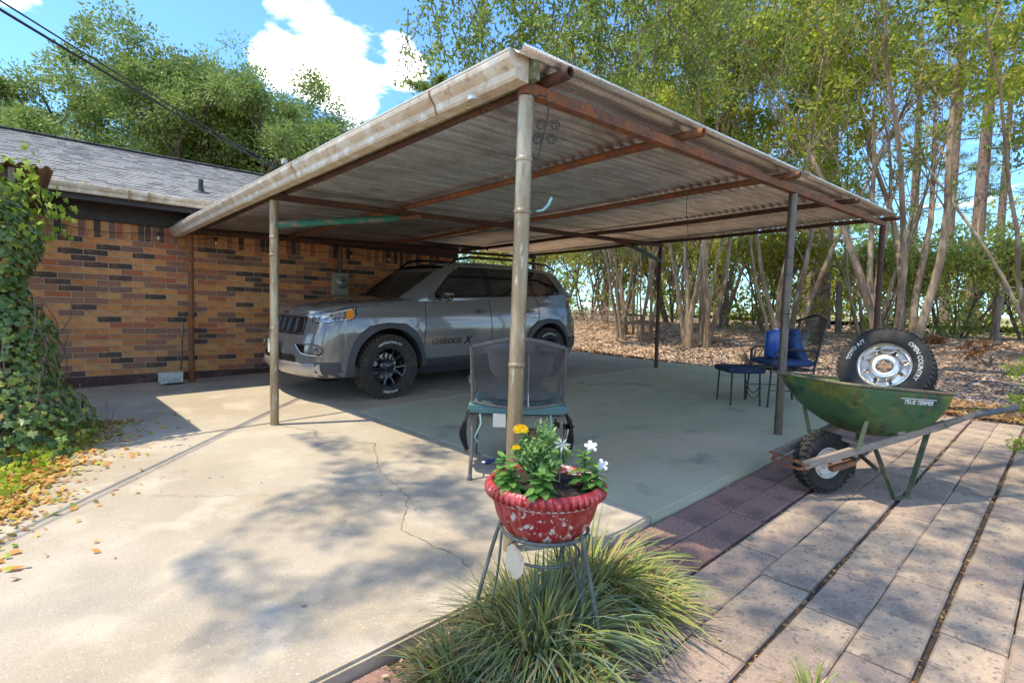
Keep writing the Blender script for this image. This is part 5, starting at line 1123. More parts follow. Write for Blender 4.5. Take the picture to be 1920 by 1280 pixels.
mm_ = N(t_, 'ShaderNodeMix'); mm_.data_type = 'RGBA'; t_.links.new(rp_.outputs[0], mm_.inputs[0]); t_.links.new(src_, mm_.inputs[6]); mm_.inputs[7].default_value = (.50, .48, .44, 1); t_.links.new(mm_.outputs[2], pb_.inputs['Base Color'])
sc_.inputs[1].default_value = .98
M_greymetal = mat('grey_green_iron', (.10, .115, .11), .5, metal=.3, layers=((12, (.20, .20, .18), .5, .7, 4),))
pl_ = thing('planter', (PX, PY, RIM-.19), 'flaking red fluted bowl planter with flowers on a wire stand', 'planter')
NR = 46
pl_.scale = (.94, .94, .92)
def fl(a, i): return 1+(.034*abs(math.cos(a*15))-.020 if 1 <= i <= 8 else 0)
b = MB(); b.lathe([(.09, -.005), (.125, .0), (.150, .020), (.172, .05), (.188, .085), (.197, .12), (.202, .145), (.204, .152)], 180, wob=fl)
b.lathe([(.204, .150), (.211, .152), (.213, .158), (.208, .163)], 90); b.build('bowl', M_redpaint, pl_, smooth=True, sharp=60)
b = MB(); b.lathe([(.206, .160), (.216, .166), (.224, .178), (.225, .192), (.219, .205), (.209, .212), (.205, .210), (.198, .203), (.196, .17), (.190, .12)], 184*1, wob=lambda a, i: 1+(.030*abs(math.sin(a*23))-.008 if 1 <= i <= 5 else 0)); 
for k_ in range(52):
    a = 2*math.pi*k_/52; c_, s_ = math.cos(a), math.sin(a); b.tube([(.215*c_, .215*s_, .162), (.2245*c_, .2245*s_, .172), (.227*c_, .227*s_, .190), (.219*c_, .219*s_, .203)], [.006, .0105, .0105, .006], 6)
b.build('beaded_rim', M_redpaint, pl_, smooth=True, sharp=60)
b = MB(); b.lathe([(.206, .153), (.2135, .155), (.2135, .160), (.206, .162)], 72); b.build('worn_rim_edge', mat('chalky_worn_edge', (.55, .47, .44), .8, layers=((30, (.40, .06, .06), .5, .6, 5),)), pl_, smooth=True)
M_potsoil = mat('potting_soil', (.035, .022, .016), .98, layers=((30, (.12, .08, .055), .55, .66, 4),), bump=((60, 1, .01),))
b = MB(); rg = random.Random(5)
b.grid([[(.193*q*math.cos(a), .193*q*math.sin(a), .185+.012*(1-q)+rg.uniform(-.004, .004)) for a in [2*math.pi*k/40 for k in range(40)]] for q in (1, .85, .7, .5, .3, .1)], close_u=True); b.build('soil', M_potsoil, pl_, smooth=True)
# stand: ring, splayed wavy legs and a lower hoop
SO = (PX, PY, pz); stand = thing('plant_stand', SO, 'dark wire plant stand with splayed legs holding the red planter', 'plant stand')
zr = RIM-.172-pz
b = MB(); ring = [(.158*math.cos(a), .158*math.sin(a), zr) for a in [2*math.pi*k/32 for k in range(33)]]; b.tube(ring, .007, 8, cap=False); b.build('ring', M_greymetal, stand, smooth=True)
b = MB(); ring = [(.13*math.cos(a), .13*math.sin(a), zr-.09) for a in [2*math.pi*k/32 for k in range(33)]]; b.tube(ring, .005, 6, cap=False); b.build('ring', M_greymetal, stand, smooth=True)
for a in (R(228), R(5), R(112)):
    c, s = math.cos(a), math.sin(a); b = MB()
    b.tube(bez((c*.16, s*.16, zr+.02), (c*.20, s*.20, zr-.10), (c*.24, s*.24, .16), (c*.275, s*.275, .01), 10)+[Vector((c*.262, s*.262, -.005)), Vector((c*.235, s*.235, .02))], .0075, 7); b.build('leg', M_greymetal, stand, smooth=True)
    b = MB()
    for dd in (-.045, .045, -.018, .018):
        b.tube(bez((c*.155-s*dd*1.4, s*.155+c*dd*1.4, zr), (c*.16-s*dd*.6, s*.16+c*dd*.6, zr-.14), (c*.18+s*dd, s*.18-c*dd, .12), (c*.215-s*dd*.2, s*.215+c*dd*.2, .08), 8), .0035, 5)
    b.build('scroll_wire', M_greymetal, stand, smooth=True)
M_label = mat('dry_pale_leaf', (.55, .47, .36), .7, layers=((20, (.38, .28, .18), .5, .7, 4),))
b = MB(); Q = Vector((PX, PY, 0))+Vector((.686, .728, 0))*-.105-Vector((-.728, .686, 0))*.15; pts = [(-.028, .05), (-.012, .062), (.012, .045), (.03, .01), (.026, -.035), (.006, -.06), (-.018, -.045), (-.034, -.005)]
vs = [tuple(Q+Vector((.686, .728, 0))*u+Vector((0, 0, RIM-.235+v))-Vector((-.728, .686, 0))*(.006*math.sin(u*80))) for u, v in pts]; b.add(vs, [tuple(range(8))]); o = b.build('dry_leaf', M_label); o.modifiers.new('t', 'SOLIDIFY').thickness = .001; tag(o, 'pale dried leaf stuck on the wire stand just under the red planter', 'leaf')
# plants in the bowl
def leaf_geo(n=5, w=.62, curl=.35):
    V = []; 
    for i in range(n+1):
        t = i/n; ww = w*math.sin(math.pi*min(1, t*.92+.08))**.8*.5; z = -curl*t*t+.10*t; V += [(-ww, t, z+.06*ww), (0, t, z-.02), (ww, t, z+.06*ww)]
    F_ = []
    for i in range(n): k = i*3; F_ += [(k, k+1, k+4, k+3), (k+1, k+2, k+5, k+4)]
    return V, F_
LV, LF = leaf_geo(); M_vinca = mat('bright_vinca_leaf', (.17, .34, .07), .4, spec=.5, layers=((3, (.30, .46, .13), .45, .7, 3),), trans=.3); M_vinca2 = mat('deep_vinca_leaf', (.075, .21, .045), .4, layers=((3, (.16, .32, .08), .45, .7, 3),), trans=.3)
lm = bpy.data.meshes.new('leaf'); lm.from_pydata(LV, [], LF); lm.materials.append(M_vinca); lm.polygons.foreach_set('use_smooth', [True]*len(lm.polygons)); lm2 = lm.copy(); lm2.materials.clear(); lm2.materials.append(M_vinca2)
rg = random.Random(21); rv = Vector((.686, .728, 0)); fv = Vector((-.728, .686, 0))
def pos(r_, f_, z): return Vector((PX, PY, RIM))+rv*r_+fv*f_+Vector((0, 0, z))
def vinca(base, h, nl, size, lab, flowers=0, lean=(0, 0)):
    t = thing('flowering_plant', base, lab, 'plant', 'bedding plants in the red planter'); b = MB(); b.tube([(0, 0, -.02), (lean[0]*.5, lean[1]*.5, h*.5), (lean[0], lean[1], h)], [.004, .0035, .003], 6); b.build('stem', M_vinca2, t)
    for i in range(nl):
        k = i/nl; a = i*2.4+rg.uniform(-.2, .2); z = h*(.15+.85*k); s = size*(1.1-.45*k)*rg.uniform(.85, 1.15); o = bpy.data.objects.new('leaf', lm if rg.random() < .6 else lm2); COL.objects.link(o); o.parent = t
        o.location = (lean[0]*k, lean[1]*k, z); o.rotation_euler = (R(-8+48*k*k+rg.uniform(-10, 10)), rg.uniform(-.25, .25), a); o.scale = (s, s, s)
    for i in range(flowers):
        b = MB(); c = Vector((lean[0], lean[1], h))+Vector((rg.uniform(-.02, .02), rg.uniform(-.02, .02), .02)) if i == 0 else Vector((.035, .055, .0+h*.6)); tl_ = Matrix.Rotation(R(-48), 4, Vector((.686, .728, 0)))
        for p in range(5):
            M = T(*c) @ tl_.inverted() @ rotz(p*2*math.pi/5); b.add([(0, 0, 0), (.010, .007, .003), (.021, .007, .002), (.025, 0, 0), (.021, -.007, .002), (.010, -.007, .003)], [(0, 1, 2, 3, 4, 5)], M)
        b.build('white_flower', mat('white_petal', (.80, .80, .78), .6, trans=.25), t)
vinca(pos(-.13, -.10, 0-.01), .085, 22, .060, 'broad leaved bedding plant at the left rim of the red planter')
vinca(pos(-.155, -.02, -.01), .10, 20, .055, 'bedding plant tucked behind the left rim of the red planter')
vinca(pos(-.025, -.15, -.01), .085, 26, .070, 'bright leaved bedding plant hanging over the front rim of the red planter', lean=(.02, -.01))
vinca(pos(.135, -.03, -.01), .125, 24, .060, 'bedding plant with white flowers at the right rim of the red planter', flowers=2)
vinca(pos(.17, -.06, -.01), .08, 18, .052, 'low bedding plant under the white flowers at the right rim')
# feathery marigold
mg = thing('marigold', pos(-.02, .03, -.015), 'feathery marigold with one yellow bloom in the middle of the red planter', 'plant'); ng = np.random.default_rng(17); b = MB(); tips = []
for i in range(26):
    a = rg.uniform(0, 6.28); d = rg.uniform(.2, 1); e = Vector((math.cos(a)*.105*d, math.sin(a)*.105*d, .06+.13*rg.random()*(1.25-d*.6))); b.tube([(0, 0, 0), tuple(e*.5+Vector((0, 0, .02))), tuple(e)], [.0025, .002, .0012], 4); tips += [tuple(e*t_) for t_ in (.5, .65, .8, .92, 1.05)]
b.build('stems', M_vinca2, mg); C = clusters(tips, 40, .030, ng, .9); leafmesh('foliage', C, .012, mat('marigold_leaf', (0, 0, 0), .5, island=[(0, (.12, .25, .07)), (.4, (.20, .36, .10)), (.8, (.30, .46, .16)), (1, (.38, .52, .2))], trans=.3), mg, (0, 0, 0), .38, 3)
M_marig = mat('marigold_petal', (.85, .50, .01), .6, layers=((60, (.90, .66, .03), .45, .6, 2),), trans=.2)
for (r_, f_, z, s) in ((-.075, -.03, .195, .030), (-.09, -.05, .135, .016)):
    c = rv*r_+fv*f_+Vector((0, 0, z)); b = MB(); b.tube([tuple(c*.3), tuple(c*.7), tuple(c)], .0018, 5)
    b.build('flower_stem', M_vinca2, mg); b = MB()
    for k in range(60):
        ph = math.acos(1-k/60*1.15); a = k*2.4; n = Vector((math.sin(ph)*math.cos(a), math.sin(ph)*math.sin(a), math.cos(ph)*.75)); tn = n.orthogonal().normalized(); q = c+n*s*.75; b.add([q-tn*s*.28-n*s*.3, q+n.cross(tn)*s*.2, q+tn*s*.28+n*s*.15, q-n.cross(tn)*s*.2+n*s*.22], [(0, 1, 2, 3)])
    b.build('flower_head', M_marig, mg)
b = MB()
for k in range(7):
    M = T(*pos(.055, .0, .13)) @ Matrix.Rotation(R(40), 4, rv) @ rotz(k*2*math.pi/7); b.add([(0, 0, 0), (.018, .005, .004), (.036, 0, 0), (.018, -.005, .004)], [(0, 1, 2, 3)], M)
b.tube([tuple(pos(.05, .01, -.01)), tuple(pos(.055, 0, .13))], .002, 5)
o = b.build('dusty_miller', mat('silver_leaf', (.42, .48, .46), .6, trans=.2)); tag(o, 'small silvery leaved sprig beside the marigold in the red planter', 'plant')

# ---- wrought iron patio chairs
M_chairiron = mat('grey_brown_chair_iron', (.13, .115, .105), .5, metal=.3, layers=((14, (.26, .21, .17), .56, .7, 5),))
M_meshback = mat('dark_wire_mesh', (.11, .10, .092), .5, metal=.4)
def meshpanel(b, pt, nu, nv, r=.0011):
    """diamond woven wire; pt(s,t) in 0..1"""
    for fam in (1, -1):
        for k in range(-nv, nu+1) if fam > 0 else range(0, nu+nv+1):
            L_ = []
            for j in range(nv+1):
                i = k+j if fam > 0 else k-j
                if 0 <= i <= nu: L_.append(pt(i/nu, j/nv))
            if len(L_) > 1:
                for a_, c_ in zip(L_[::2], L_[2::2]+([L_[-1]] if len(L_) % 2 == 0 else [])): b.tube([a_, c_], r, 3, cap=False)
def patio_chair(loc, rot, label, w=.60, d=.52, seatz=.42, backh=.92, group=None, iron=None, wire=None):
    M_chairiron = iron or MATS['grey_brown_chair_iron']; M_meshback = wire or MATS['dark_wire_mesh']
    """local +y = forward, back at y=0"""
    t = thing('patio_chair', loc, label, 'chair', group, rot=(0, 0, rot)); hw = w/2
    for s in (-1, 1):
        b = MB(); b.tube([(s*(hw+.0), -.04, 0), (s*(hw-.01), .0, seatz*.5), (s*(hw-.01), .03, seatz), (s*(hw-.005), -.02, seatz+.25), (s*hw, -.09, backh)], [.014, .012, .012, .012, .011], 8); b.tube([(s*(hw), -.04, 0), (s*hw, -.04, .012)], .018, 8); b.build('rear_leg', M_chairiron, t, smooth=True)
        b = MB(); b.tube([(s*(hw-.0), d+.02, 0), (s*(hw-.01), d-.01, seatz), (s*(hw+.02), d-.03, seatz+.20), (s*(hw+.03), d-.08, seatz+.235), (s*(hw+.03), .2, seatz+.24), (s*(hw), -.02, seatz+.22)], .011, 8); b.tube([(s*hw, d+.02, 0), (s*hw, d+.02, .012)], .018, 8); b.build('front_leg', M_chairiron, t, smooth=True)
    def bp(s_, t_):
        x = (s_-.5)*(w-.02); crown = .055*math.sin(s_*math.pi)**1.3+.0; z = seatz+.10+(backh+crown-seatz-.10)*t_ if t_ > .0 else seatz+.10-.03*math.sin(s_*math.pi); y = .0-.085*((z-seatz)/(backh-seatz)); y += -.03*math.sin(s_*math.pi); return (x, y, z)
    b = MB(); b.tube([bp(i/16, 1) for i in range(17)], .0135, 8); b.build('top_rail', M_chairiron, t, smooth=True); b = MB(); b.tube([bp(i/16, 0) for i in range(17)], .008, 8); b.build('lower_rail', M_chairiron, t, smooth=True)
    b = MB(); meshpanel(b, bp, 36, 30, .0017); b.build('back_mesh', M_meshback, t)
    b = MB(); b.tube([(-hw+.01, .02, seatz), (-hw+.01, d, seatz), (hw-.01, d, seatz), (hw-.01, .02, seatz), (-hw+.01, .02, seatz)], .010, 8); b.tube([(-hw, .0, seatz*.45), (-hw, d, seatz*.45)], .006, 6); b.tube([(hw, .0, seatz*.45), (hw, d, seatz*.45)], .006, 6); b.tube([(-hw+.01, d*.5, seatz-.005), (hw-.01, d*.5, seatz-.005)], .007, 6); b.build('seat_frame', M_chairiron, t, smooth=True)
    b = MB(); meshpanel(b, lambda s_, t_: ((s_-.5)*(w-.04), .03+t_*(d-.05), seatz-.012*math.sin(s_*math.pi)), 22, 20, .0014); b.build('seat_mesh', M_meshback, t)
    return t
ca = math.atan2(.686, .728)  # facing away from the camera
cx, cy = -2.535, 2.455; cz = zg(cx, cy)
patio_chair((cx, cy, cz), .815, 'wrought iron mesh back chair behind the front post, holding the big dark pot', w=.62, d=.54, seatz=.42, backh=.895)
def CL(x, y, z): # local chair coordinates to world
    c, s = math.cos(.815), math.sin(.815); return (cx+x*c-y*s, cy+x*s+y*c, cz+z)
MC = T(cx, cy, cz) @ rotz(.815)
# striped cushion with side flaps drooping past the arms
M_stripe = mat('teal_stripe_fabric', (.05, .13, .13), .9)
t_ = M_stripe.node_tree; wv = N(t_, 'ShaderNodeTexWave', Scale=6.0); wv.bands_direction = 'Z'; tcn = N(t_, 'ShaderNodeTexCoord'); t_.links.new(tcn.outputs['Object'], wv.inputs['Vector']); wv.inputs['Scale'].default_value = 14; rp = ramp(t_, [(0, (.035, .09, .09)), (.35, (.06, .20, .20)), (.6, (.24, .42, .40)), (.75, (.05, .12, .13)), (1, (.03, .06, .07))]); t_.links.new(wv.outputs[0], rp.inputs[0]); t_.links.new(rp.outputs[0], t_.nodes['Principled BSDF'].inputs['Base Color'])
M_blkfab = mat('black_vinyl_flap', (.018, .018, .02), .45, spec=.5, bump=(12, .3, .01))
cu = thing('seat_cushion', CL(0, .25, .43), 'teal striped seat cushion with black flaps hanging over the chair arms', 'cushion', rot=(0, 0, .815))
def pillow(b, w, d, h, n=14, p=4, M=None, zf=None):
    rows = []
    for side in (1, -1):
        g = [[(w/2*math.copysign(abs(math.sin(u))**.6, math.sin(u)), d/2*math.copysign(abs(math.sin(v))**.6, math.sin(v)), side*h/2*max(0, 1-abs(u/(math.pi/2))**p)**.5*max(0, 1-abs(v/(math.pi/2))**p)**.5+(zf(u, v) if zf else 0)) for u in [-math.pi/2+math.pi*i/n for i in range(n+1)]] for v in [-math.pi/2+math.pi*j/n for j in range(n+1)]]
        b.grid(g if side > 0 else [r[::-1] for r in g], M)
b = MB(); pillow(b, .66, .56, .085, M=T(0, 0, .045)); b.build('pad', M_stripe, cu, smooth=True, weld=True)
for s in (-1, 1):
    rows = []
    for j in range(9):
        t = j/8; x = s*(.30+.09*math.sin(t*math.pi*.75)); z = .035-.34*t**1.2; wd = .50-.34*t**1.5; rows.append([(x+.01*math.sin(k*1.1+j), -.02-wd/2+wd*k/8+.04*t, z-.012*math.sin(k*math.pi/8)) for k in range(9)])
    b = MB(); b.grid(rows); o = b.build('side_flap', M_blkfab, cu, smooth=True); o.modifiers.new('t', 'SOLIDIFY').thickness = .008
b = MB(); b.box((-.12, -.28, -.03), (.085, .006, .09), rot=(.1, 0, 0)); b.build('care_label', mat('cream_label', (.58, .54, .46), .8), cu)
for x in (-.25, .22): b = MB(); b.tube([(x, -.27, .01), (x+.01, -.30, -.05), (x-.03, -.30, -.14), (x-.01, -.29, -.18)], .006, 5); b.build('cushion_tie', mat('pale_teal_tie', (.20, .36, .35), .8), cu, smooth=True)
# big dark plastic urn standing in the chair
M_urn = mat('charcoal_plastic_urn', (.085, .092, .095), .5, layers=((8, (.14, .145, .145), .5, .7, 5),), bump=((20, .1, .003),))
ur = thing('urn_planter', CL(0.02, .25, .505), 'large empty charcoal plastic urn sitting on the chair cushion', 'pot')
b = MB(); b.lathe([(.001, .004), (.205, 0), (.225, .02), (.215, .05), (.175, .085), (.155, .10), (.165, .13), (.205, .21), (.235, .30), (.250, .345)], 48, M=None); b.build('bowl', M_urn, ur, smooth=True, sharp=50)
b = MB(); b.lathe([(.250, .34), (.275, .345), (.285, .36), (.283, .385), (.272, .40), (.262, .398), (.25, .37), (.22, .2), (.15, .12), (.001, .11)], 48); b.build('rolled_rim', M_urn, ur, smooth=True, sharp=50)
b = MB(); b.lathe([(.262, .398), (.20, .415), (.10, .43), (.001, .435)], 40); b.build('domed_lid', mat('grey_plastic_lid', (.12, .12, .12), .55, layers=((10, (.20, .19, .18), .5, .7, 4),)), ur, smooth=True)
b = MB(); b.tube([CL(.06, .06, .93), CL(.07, -.02, .80), CL(.065, -.05, .65), CL(.07, -.06, .50)], .004, 5); o = b.build('cord', mat('dull_white_cord', (.42, .42, .40), .6), smooth=True); tag(o, 'thin grey cord trailing down the back of the chair beside the post', 'cord')
b = MB(); b.box(CL(-.005, .24, .965), (.075, .05, .10), rot=(0, 0, .815)); o = b.build('blue_cup', mat('navy_blue_plastic', (.02, .04, .16), .4)); o.modifiers.new('b', 'BEVEL').width = .01; tag(o, 'small navy blue cup set on top of the charcoal urn', 'cup')
# dusty old boots and a rag under the chair
M_boot = mat('dusty_brown_leather', (.12, .065, .04), .75, layers=((14, (.24, .16, .11), .5, .66, 5),)); 
for i, (x, y, a, lab) in enumerate(((-.02, .30, .3, 'dusty brown boot under the chair, left of the pair'), (.13, .33, -.2, 'dusty brown boot under the chair, right of the pair'))):
    t = thing('boot', CL(x, y, 0), lab, 'boot', 'pair of old boots under the chair', rot=(0, 0, .815+a)); b = MB(); b.tube([(0, .18, .035), (0, .13, .045), (0, .06, .06), (0, .0, .075), (0, -.03, .10), (0, -.03, .18), (0, -.02, .27)], [.026, .042, .045, .045, .048, .05, .055], 10); b.build('upper', M_boot, t, smooth=True)
    b = MB(); b.box((0, .07, .01), (.085, .27, .02)); o = b.build('sole', M_blk, t); o.modifiers.new('b', 'BEVEL').width = .008
    b = MB(); b.tube([(0, .03, .115), (0, .05, .09)], .02, 6); b.build('tongue', M_boot, t)
t = thing('folded_stool', CL(.28, .35, 0), 'small folded grey metal stool half hidden under the right side of the chair', 'stool'); b = MB()
for dx, dy, e in ((0, 0, .1), (.04, .03, -.08), (.09, -.02, .06)): b.tube([(dx, dy, 0), (dx+e, dy, .30)], .011, 6)
b.build('legs', M_chrome, t, smooth=True); b = MB(); b.box((.06, .01, .30), (.16, .10, .015)); b.build('seat', M_blkfab, t)
t = thing('toy_hose_nozzle', CL(-.22, .30, 0), 'navy blue spray nozzle lying under the left side of the chair', 'nozzle'); b = MB(); b.tube([(0, 0, .02), (.08, .06, .05), (.14, .12, .14)], [.014, .016, .02], 8); b.build('barrel', mat('navy_blue_plastic', (.02, .04, .16), .4), t, smooth=True); b = MB(); b.tube([(0, 0, .02), (-.02, -.015, .018)], .018, 8); b.build('tip', M_chrome, t, smooth=True)
t.name = 'spray_nozzle'

# ---- far chair with blue cushions and its footstool
M_blue = mat('blue_quilted_fabric', (.014, .045, .14), .8, layers=((5, (.025, .08, .22), .48, .65, 4),), bump=((30, .3, .004),)); M_navy = mat('navy_fabric', (.012, .022, .06), .85)
fx, fy = -2.20, 6.84; fz = zg(fx, fy); fa = .815+math.pi/2   # faces the left of the picture
fc = patio_chair((fx, fy, fz), fa, 'dark iron chair with blue cushions beyond the middle right post', w=.56, d=.52, seatz=.42, backh=1.0, iron=M_blk, wire=M_gloss)
def FLc(x, y, z): c, s = math.cos(fa), math.sin(fa); return (fx+x*c-y*s, fy+x*s+y*c, fz+z)
t = thing('blue_cushion', FLc(0, .26, .43), 'puffy blue cushion folded on the seat of the far iron chair', 'cushion', rot=(0, 0, fa)); b = MB(); pillow(b, .50, .50, .10, p=2, M=T(0, 0, .07)); pillow(b, .46, .36, .13, p=2, M=T(0, -.10, .22) @ Matrix.Rotation(R(64), 4, 'X')); pillow(b, .40, .20, .10, p=2, M=T(.03, -.10, .36) @ Matrix.Rotation(R(78), 4, 'X')); b.build('padding', M_blue, t, smooth=True, weld=True)
b = MB(); b.tube([(-.24, .26, .07), (.24, .26, .07)], .006, 5); b.build('piping', M_navy, t)
t = thing('blue_jug', FLc(-.10, .40, .56), 'bright blue rounded plastic jug standing on the far blue chair', 'jug', rot=(0, 0, fa)); b = MB(); b.lathe([(.001, 0), (.085, 0), (.10, .02), (.10, .26), (.09, .30), (.05, .315), (.035, .32)], 24, M=Matrix.Diagonal((1, 1.15, 1, 1))); b.build('body', mat('bright_blue_plastic', (.012, .08, .34), .3, coat=.3), t, smooth=True, sharp=50); b = MB(); b.tube([(0, 0, .305), (0, 0, .335)], .03, 14); b.build('cap', mat('pale_cap', (.5, .6, .7), .4), t, smooth=True)
os_ = FLc(0, .76, 0); t = thing('footstool', (os_[0], os_[1], zg(os_[0], os_[1])), 'low black iron footstool with a navy pad left of the far blue chair', 'footstool', rot=(0, 0, fa))
for sx in (-1, 1):
    for sy in (-1, 1): b = MB(); b.tube([(sx*.20, sy*.17, 0), (sx*.19, sy*.16, .38)], .011, 7); b.build('leg', M_blk, t, smooth=True)
b = MB(); pillow(b, .46, .42, .08, M=T(0, 0, .41)); b.build('pad', M_navy, t, smooth=True, weld=True)
b = MB()
for a0 in (.22, .15): b.tube(bez((-.20, -.17, a0+.06), (-.12, -.17, a0-.14), (.12, -.17, a0-.14), (.20, -.17, a0+.06), 8), .006, 5)
b.build('curved_stretcher', M_blk, t, smooth=True)

# ---- wheelbarrow
WO = Vector((-1.115, 3.94, zg(-1.115, 3.94)-.047)); wa = math.atan2(.728, .686)+R(12)
M_tray = mat('worn_green_tray', (.045, .12, .045), .5, spec=.4, layers=((2.6, (.21, .20, .035), .44, .56, 6), (5, (.010, .045, .035), .5, .62, 6), (17, (.16, .08, .035), .60, .68, 6), (50, (.10, .13, .09), .62, .72, 4)), bump=((25, .15, .003),))
M_trayrim = mat('rusty_green_rim', (.10, .12, .07), .6, layers=((10, (.26, .15, .08), .46, .62, 5), (30, (.33, .31, .24), .6, .7, 4)))
M_handle = mat('weathered_ash_handle', (.25, .205, .165), .9, layers=((4, (.17, .13, .105), .46, .64, 6), (60, (.36, .31, .26), .54, .7, 4)), bump=((40, .5, .004),), mscale=(.25, 1, 1))
M_ggreen_ = mat('chipped_green_steel', (.075, .10, .055), .6, layers=((12, (.19, .17, .10), .5, .62, 5), (30, (.12, .06, .03), .6, .7, 5)))
wbw = thing('wheelbarrow', WO, 'worn green metal wheelbarrow with wooden handles and a white wheel hub', 'wheelbarrow', rot=(0, 0, wa))
# local x runs from wheel to handles, y away from the camera; tray rings
def rrect(xa, xb, hy, rr_, z0, z1, n=6):
    out = []
    for (cx_, cy_, a0) in ((xb-rr_, hy-rr_, 0), (xa+rr_, hy-rr_, 90), (xa+rr_, -hy+rr_, 180), (xb-rr_, -hy+rr_, 270)):
        for i in range(n+1): a = R(a0+90*i/n); x = cx_+rr_*math.cos(a); out.append((x, cy_+rr_*math.sin(a), z0+(z1-z0)*(x-xa)/(xb-xa)))
    return out
rings = [(-.15, .69, .335, .10, .765, .695), (-.12, .683, .328, .11, .70, .632), (-.08, .668, .315, .13, .63, .567), (-.025, .64, .295, .15, .555, .505), (.055, .59, .265, .16, .485, .455), (.15, .52, .215, .15, .425, .415), (.21, .38, .12, .08, .395, .395)]
b = MB(); rows = [rrect(*r) for r in rings]; b.grid(rows, close_u=True); k = len(b.v); b.v += rows[-1]; b.f.append([k+i for i in range(len(rows[-1]))]); b.mi.append(0)
o = b.build('tray', M_tray, wbw, smooth=True, weld=True, sharp=60); so = o.modifiers.new('t', 'SOLIDIFY'); so.thickness = .003; ss = o.modifiers.new('s', 'SUBSURF'); ss.levels = 1; ss.render_levels = 1; o.modifiers.move(1, 0)
b = MB(); rr_ = rrect(-.158, .698, .343, .10, .768, .698, 8); b.tube(rr_+[rr_[0]], .0095, 8, cap=False); b.build('rolled_rim', M_trayrim, wbw, smooth=True)
for s in (-1, 1):
    b = MB(); b.bar((-.27, s*.135, .225), (.66, s*.27, .50), .036, .046); b.tube([(.64, s*.268, .495), (.74, s*.283, .527), (.86, s*.30, .566), (1.14, s*.32, .60)], [.026, .020, .017, .018], 8); b.build('handle', M_handle, wbw, smooth=True, sharp=40)
    b = MB(); b.tube([(.84, s*.297, .56), (1.16, s*.322, .605)], .0205, 10); b.build('grip', mat('grey_rubber_grip', (.09, .095, .10), .7), wbw, smooth=True)
    # leg: steel strap V with flat foot
    b = MB(); b.bar((.54, s*.255, .455), (.46, s*.215, .025), .035, .008, up=(1, 0, .2)); b.bar((.47, s*.215, .008), (.35, s*.215, .008), .035, .012, up=(0, 0, 1)); b.bar((.355, s*.215, .01), (.20, s*.195, .345), .035, .008, up=(1, 0, .2)); b.build('leg', M_ggreen_, wbw)
    b = MB(); b.bar((.07, s*.185, .28), (.06, s*.262, .53), .030, .006, up=(0, 1, 0)); b.build('tray_brace', mat('pale_green_strap', (.19, .22, .13), .6, layers=((14, (.30, .20, .10), .55, .68, 5),)), wbw)
    b = MB(); b.bar((-.08, s*.15, .20), (.07, s*.17, .245), .05, .03); b.build('axle_bracket', M_rust, wbw)
b = MB(); b.bar((.20, -.235, .20), (.46, .235, .22), .006, .03); b.build('cross_brace', M_ggreen_, wbw)
b = MB(); b.bar((.34, -.255, .445), (.34, .255, .445), .05, .02); b.bar((.10, -.20, .365), (.10, .20, .365), .04, .02); b.build('cross_bar', M_handle, wbw)
b = MB(); b.tube([(-.24, -.15, .205), (-.30, -.12, .20), (-.31, 0, .20), (-.30, .12, .20), (-.24, .15, .205)], .010, 6); b.bar((-.27, -.17, .235), (-.27, .17, .235), .03, .012); b.build('nose_guard', M_rust, wbw, smooth=True)
# wheel
e, Mx, h = wheel_mesh_parts(None, 0, 0, .205, -1, .198, .10, .105); 
Mw = T(0, 0, .205) @ Matrix.Rotation(R(90), 4, 'X')
b = MB(); hh = .05; prof = [(.100, hh*.8), (.11, hh*.98), (.14, hh*1.15), (.17, hh*1.15), (.19, hh*.85), (.194, 0), (.19, -hh*.85), (.17, -hh*1.15), (.14, -hh*1.15), (.11, -hh*.98), (.100, -hh*.8)]
b.lathe(prof, 40, M=Mw)
for i in range(30):
    for sg in (-1, 1): a = 2*math.pi*(i+(.5 if sg > 0 else 0))/30; b.box((.190, 0, sg*.028), (.022, .024, .046), rot=(R(20*sg), 0, 0), M=Mw @ rotz(a)); b.box((.178, 0, sg*.052), (.03, .02, .012), rot=(0, R(30*sg), 0), M=Mw @ rotz(a))
tw = b.build('wheel', M_tyre, wbw, smooth=True, sharp=35)
M_whub = mat('dirty_white_rim', (.66, .64, .58), .5, layers=((14, (.24, .12, .06), .56, .64, 6), (6, (.42, .38, .32), .5, .7, 5)))
b = MB(); b.lathe([(.104, .046), (.098, .050), (.090, .040), (.080, .020), (.045, .014), (.034, .030), (.020, .048), (.001, .050)], 32, M=Mw); b.lathe([(.104, -.046), (.098, -.050), (.080, -.02), (.02, -.03), (.001, -.05)], 32, M=Mw); b.build('hub', M_whub, tw, smooth=True, sharp=50)
b = MB(); b.tube([(0, -.16, .205), (0, .16, .205)], .009, 8); b.build('axle', M_rust, wbw, smooth=True)
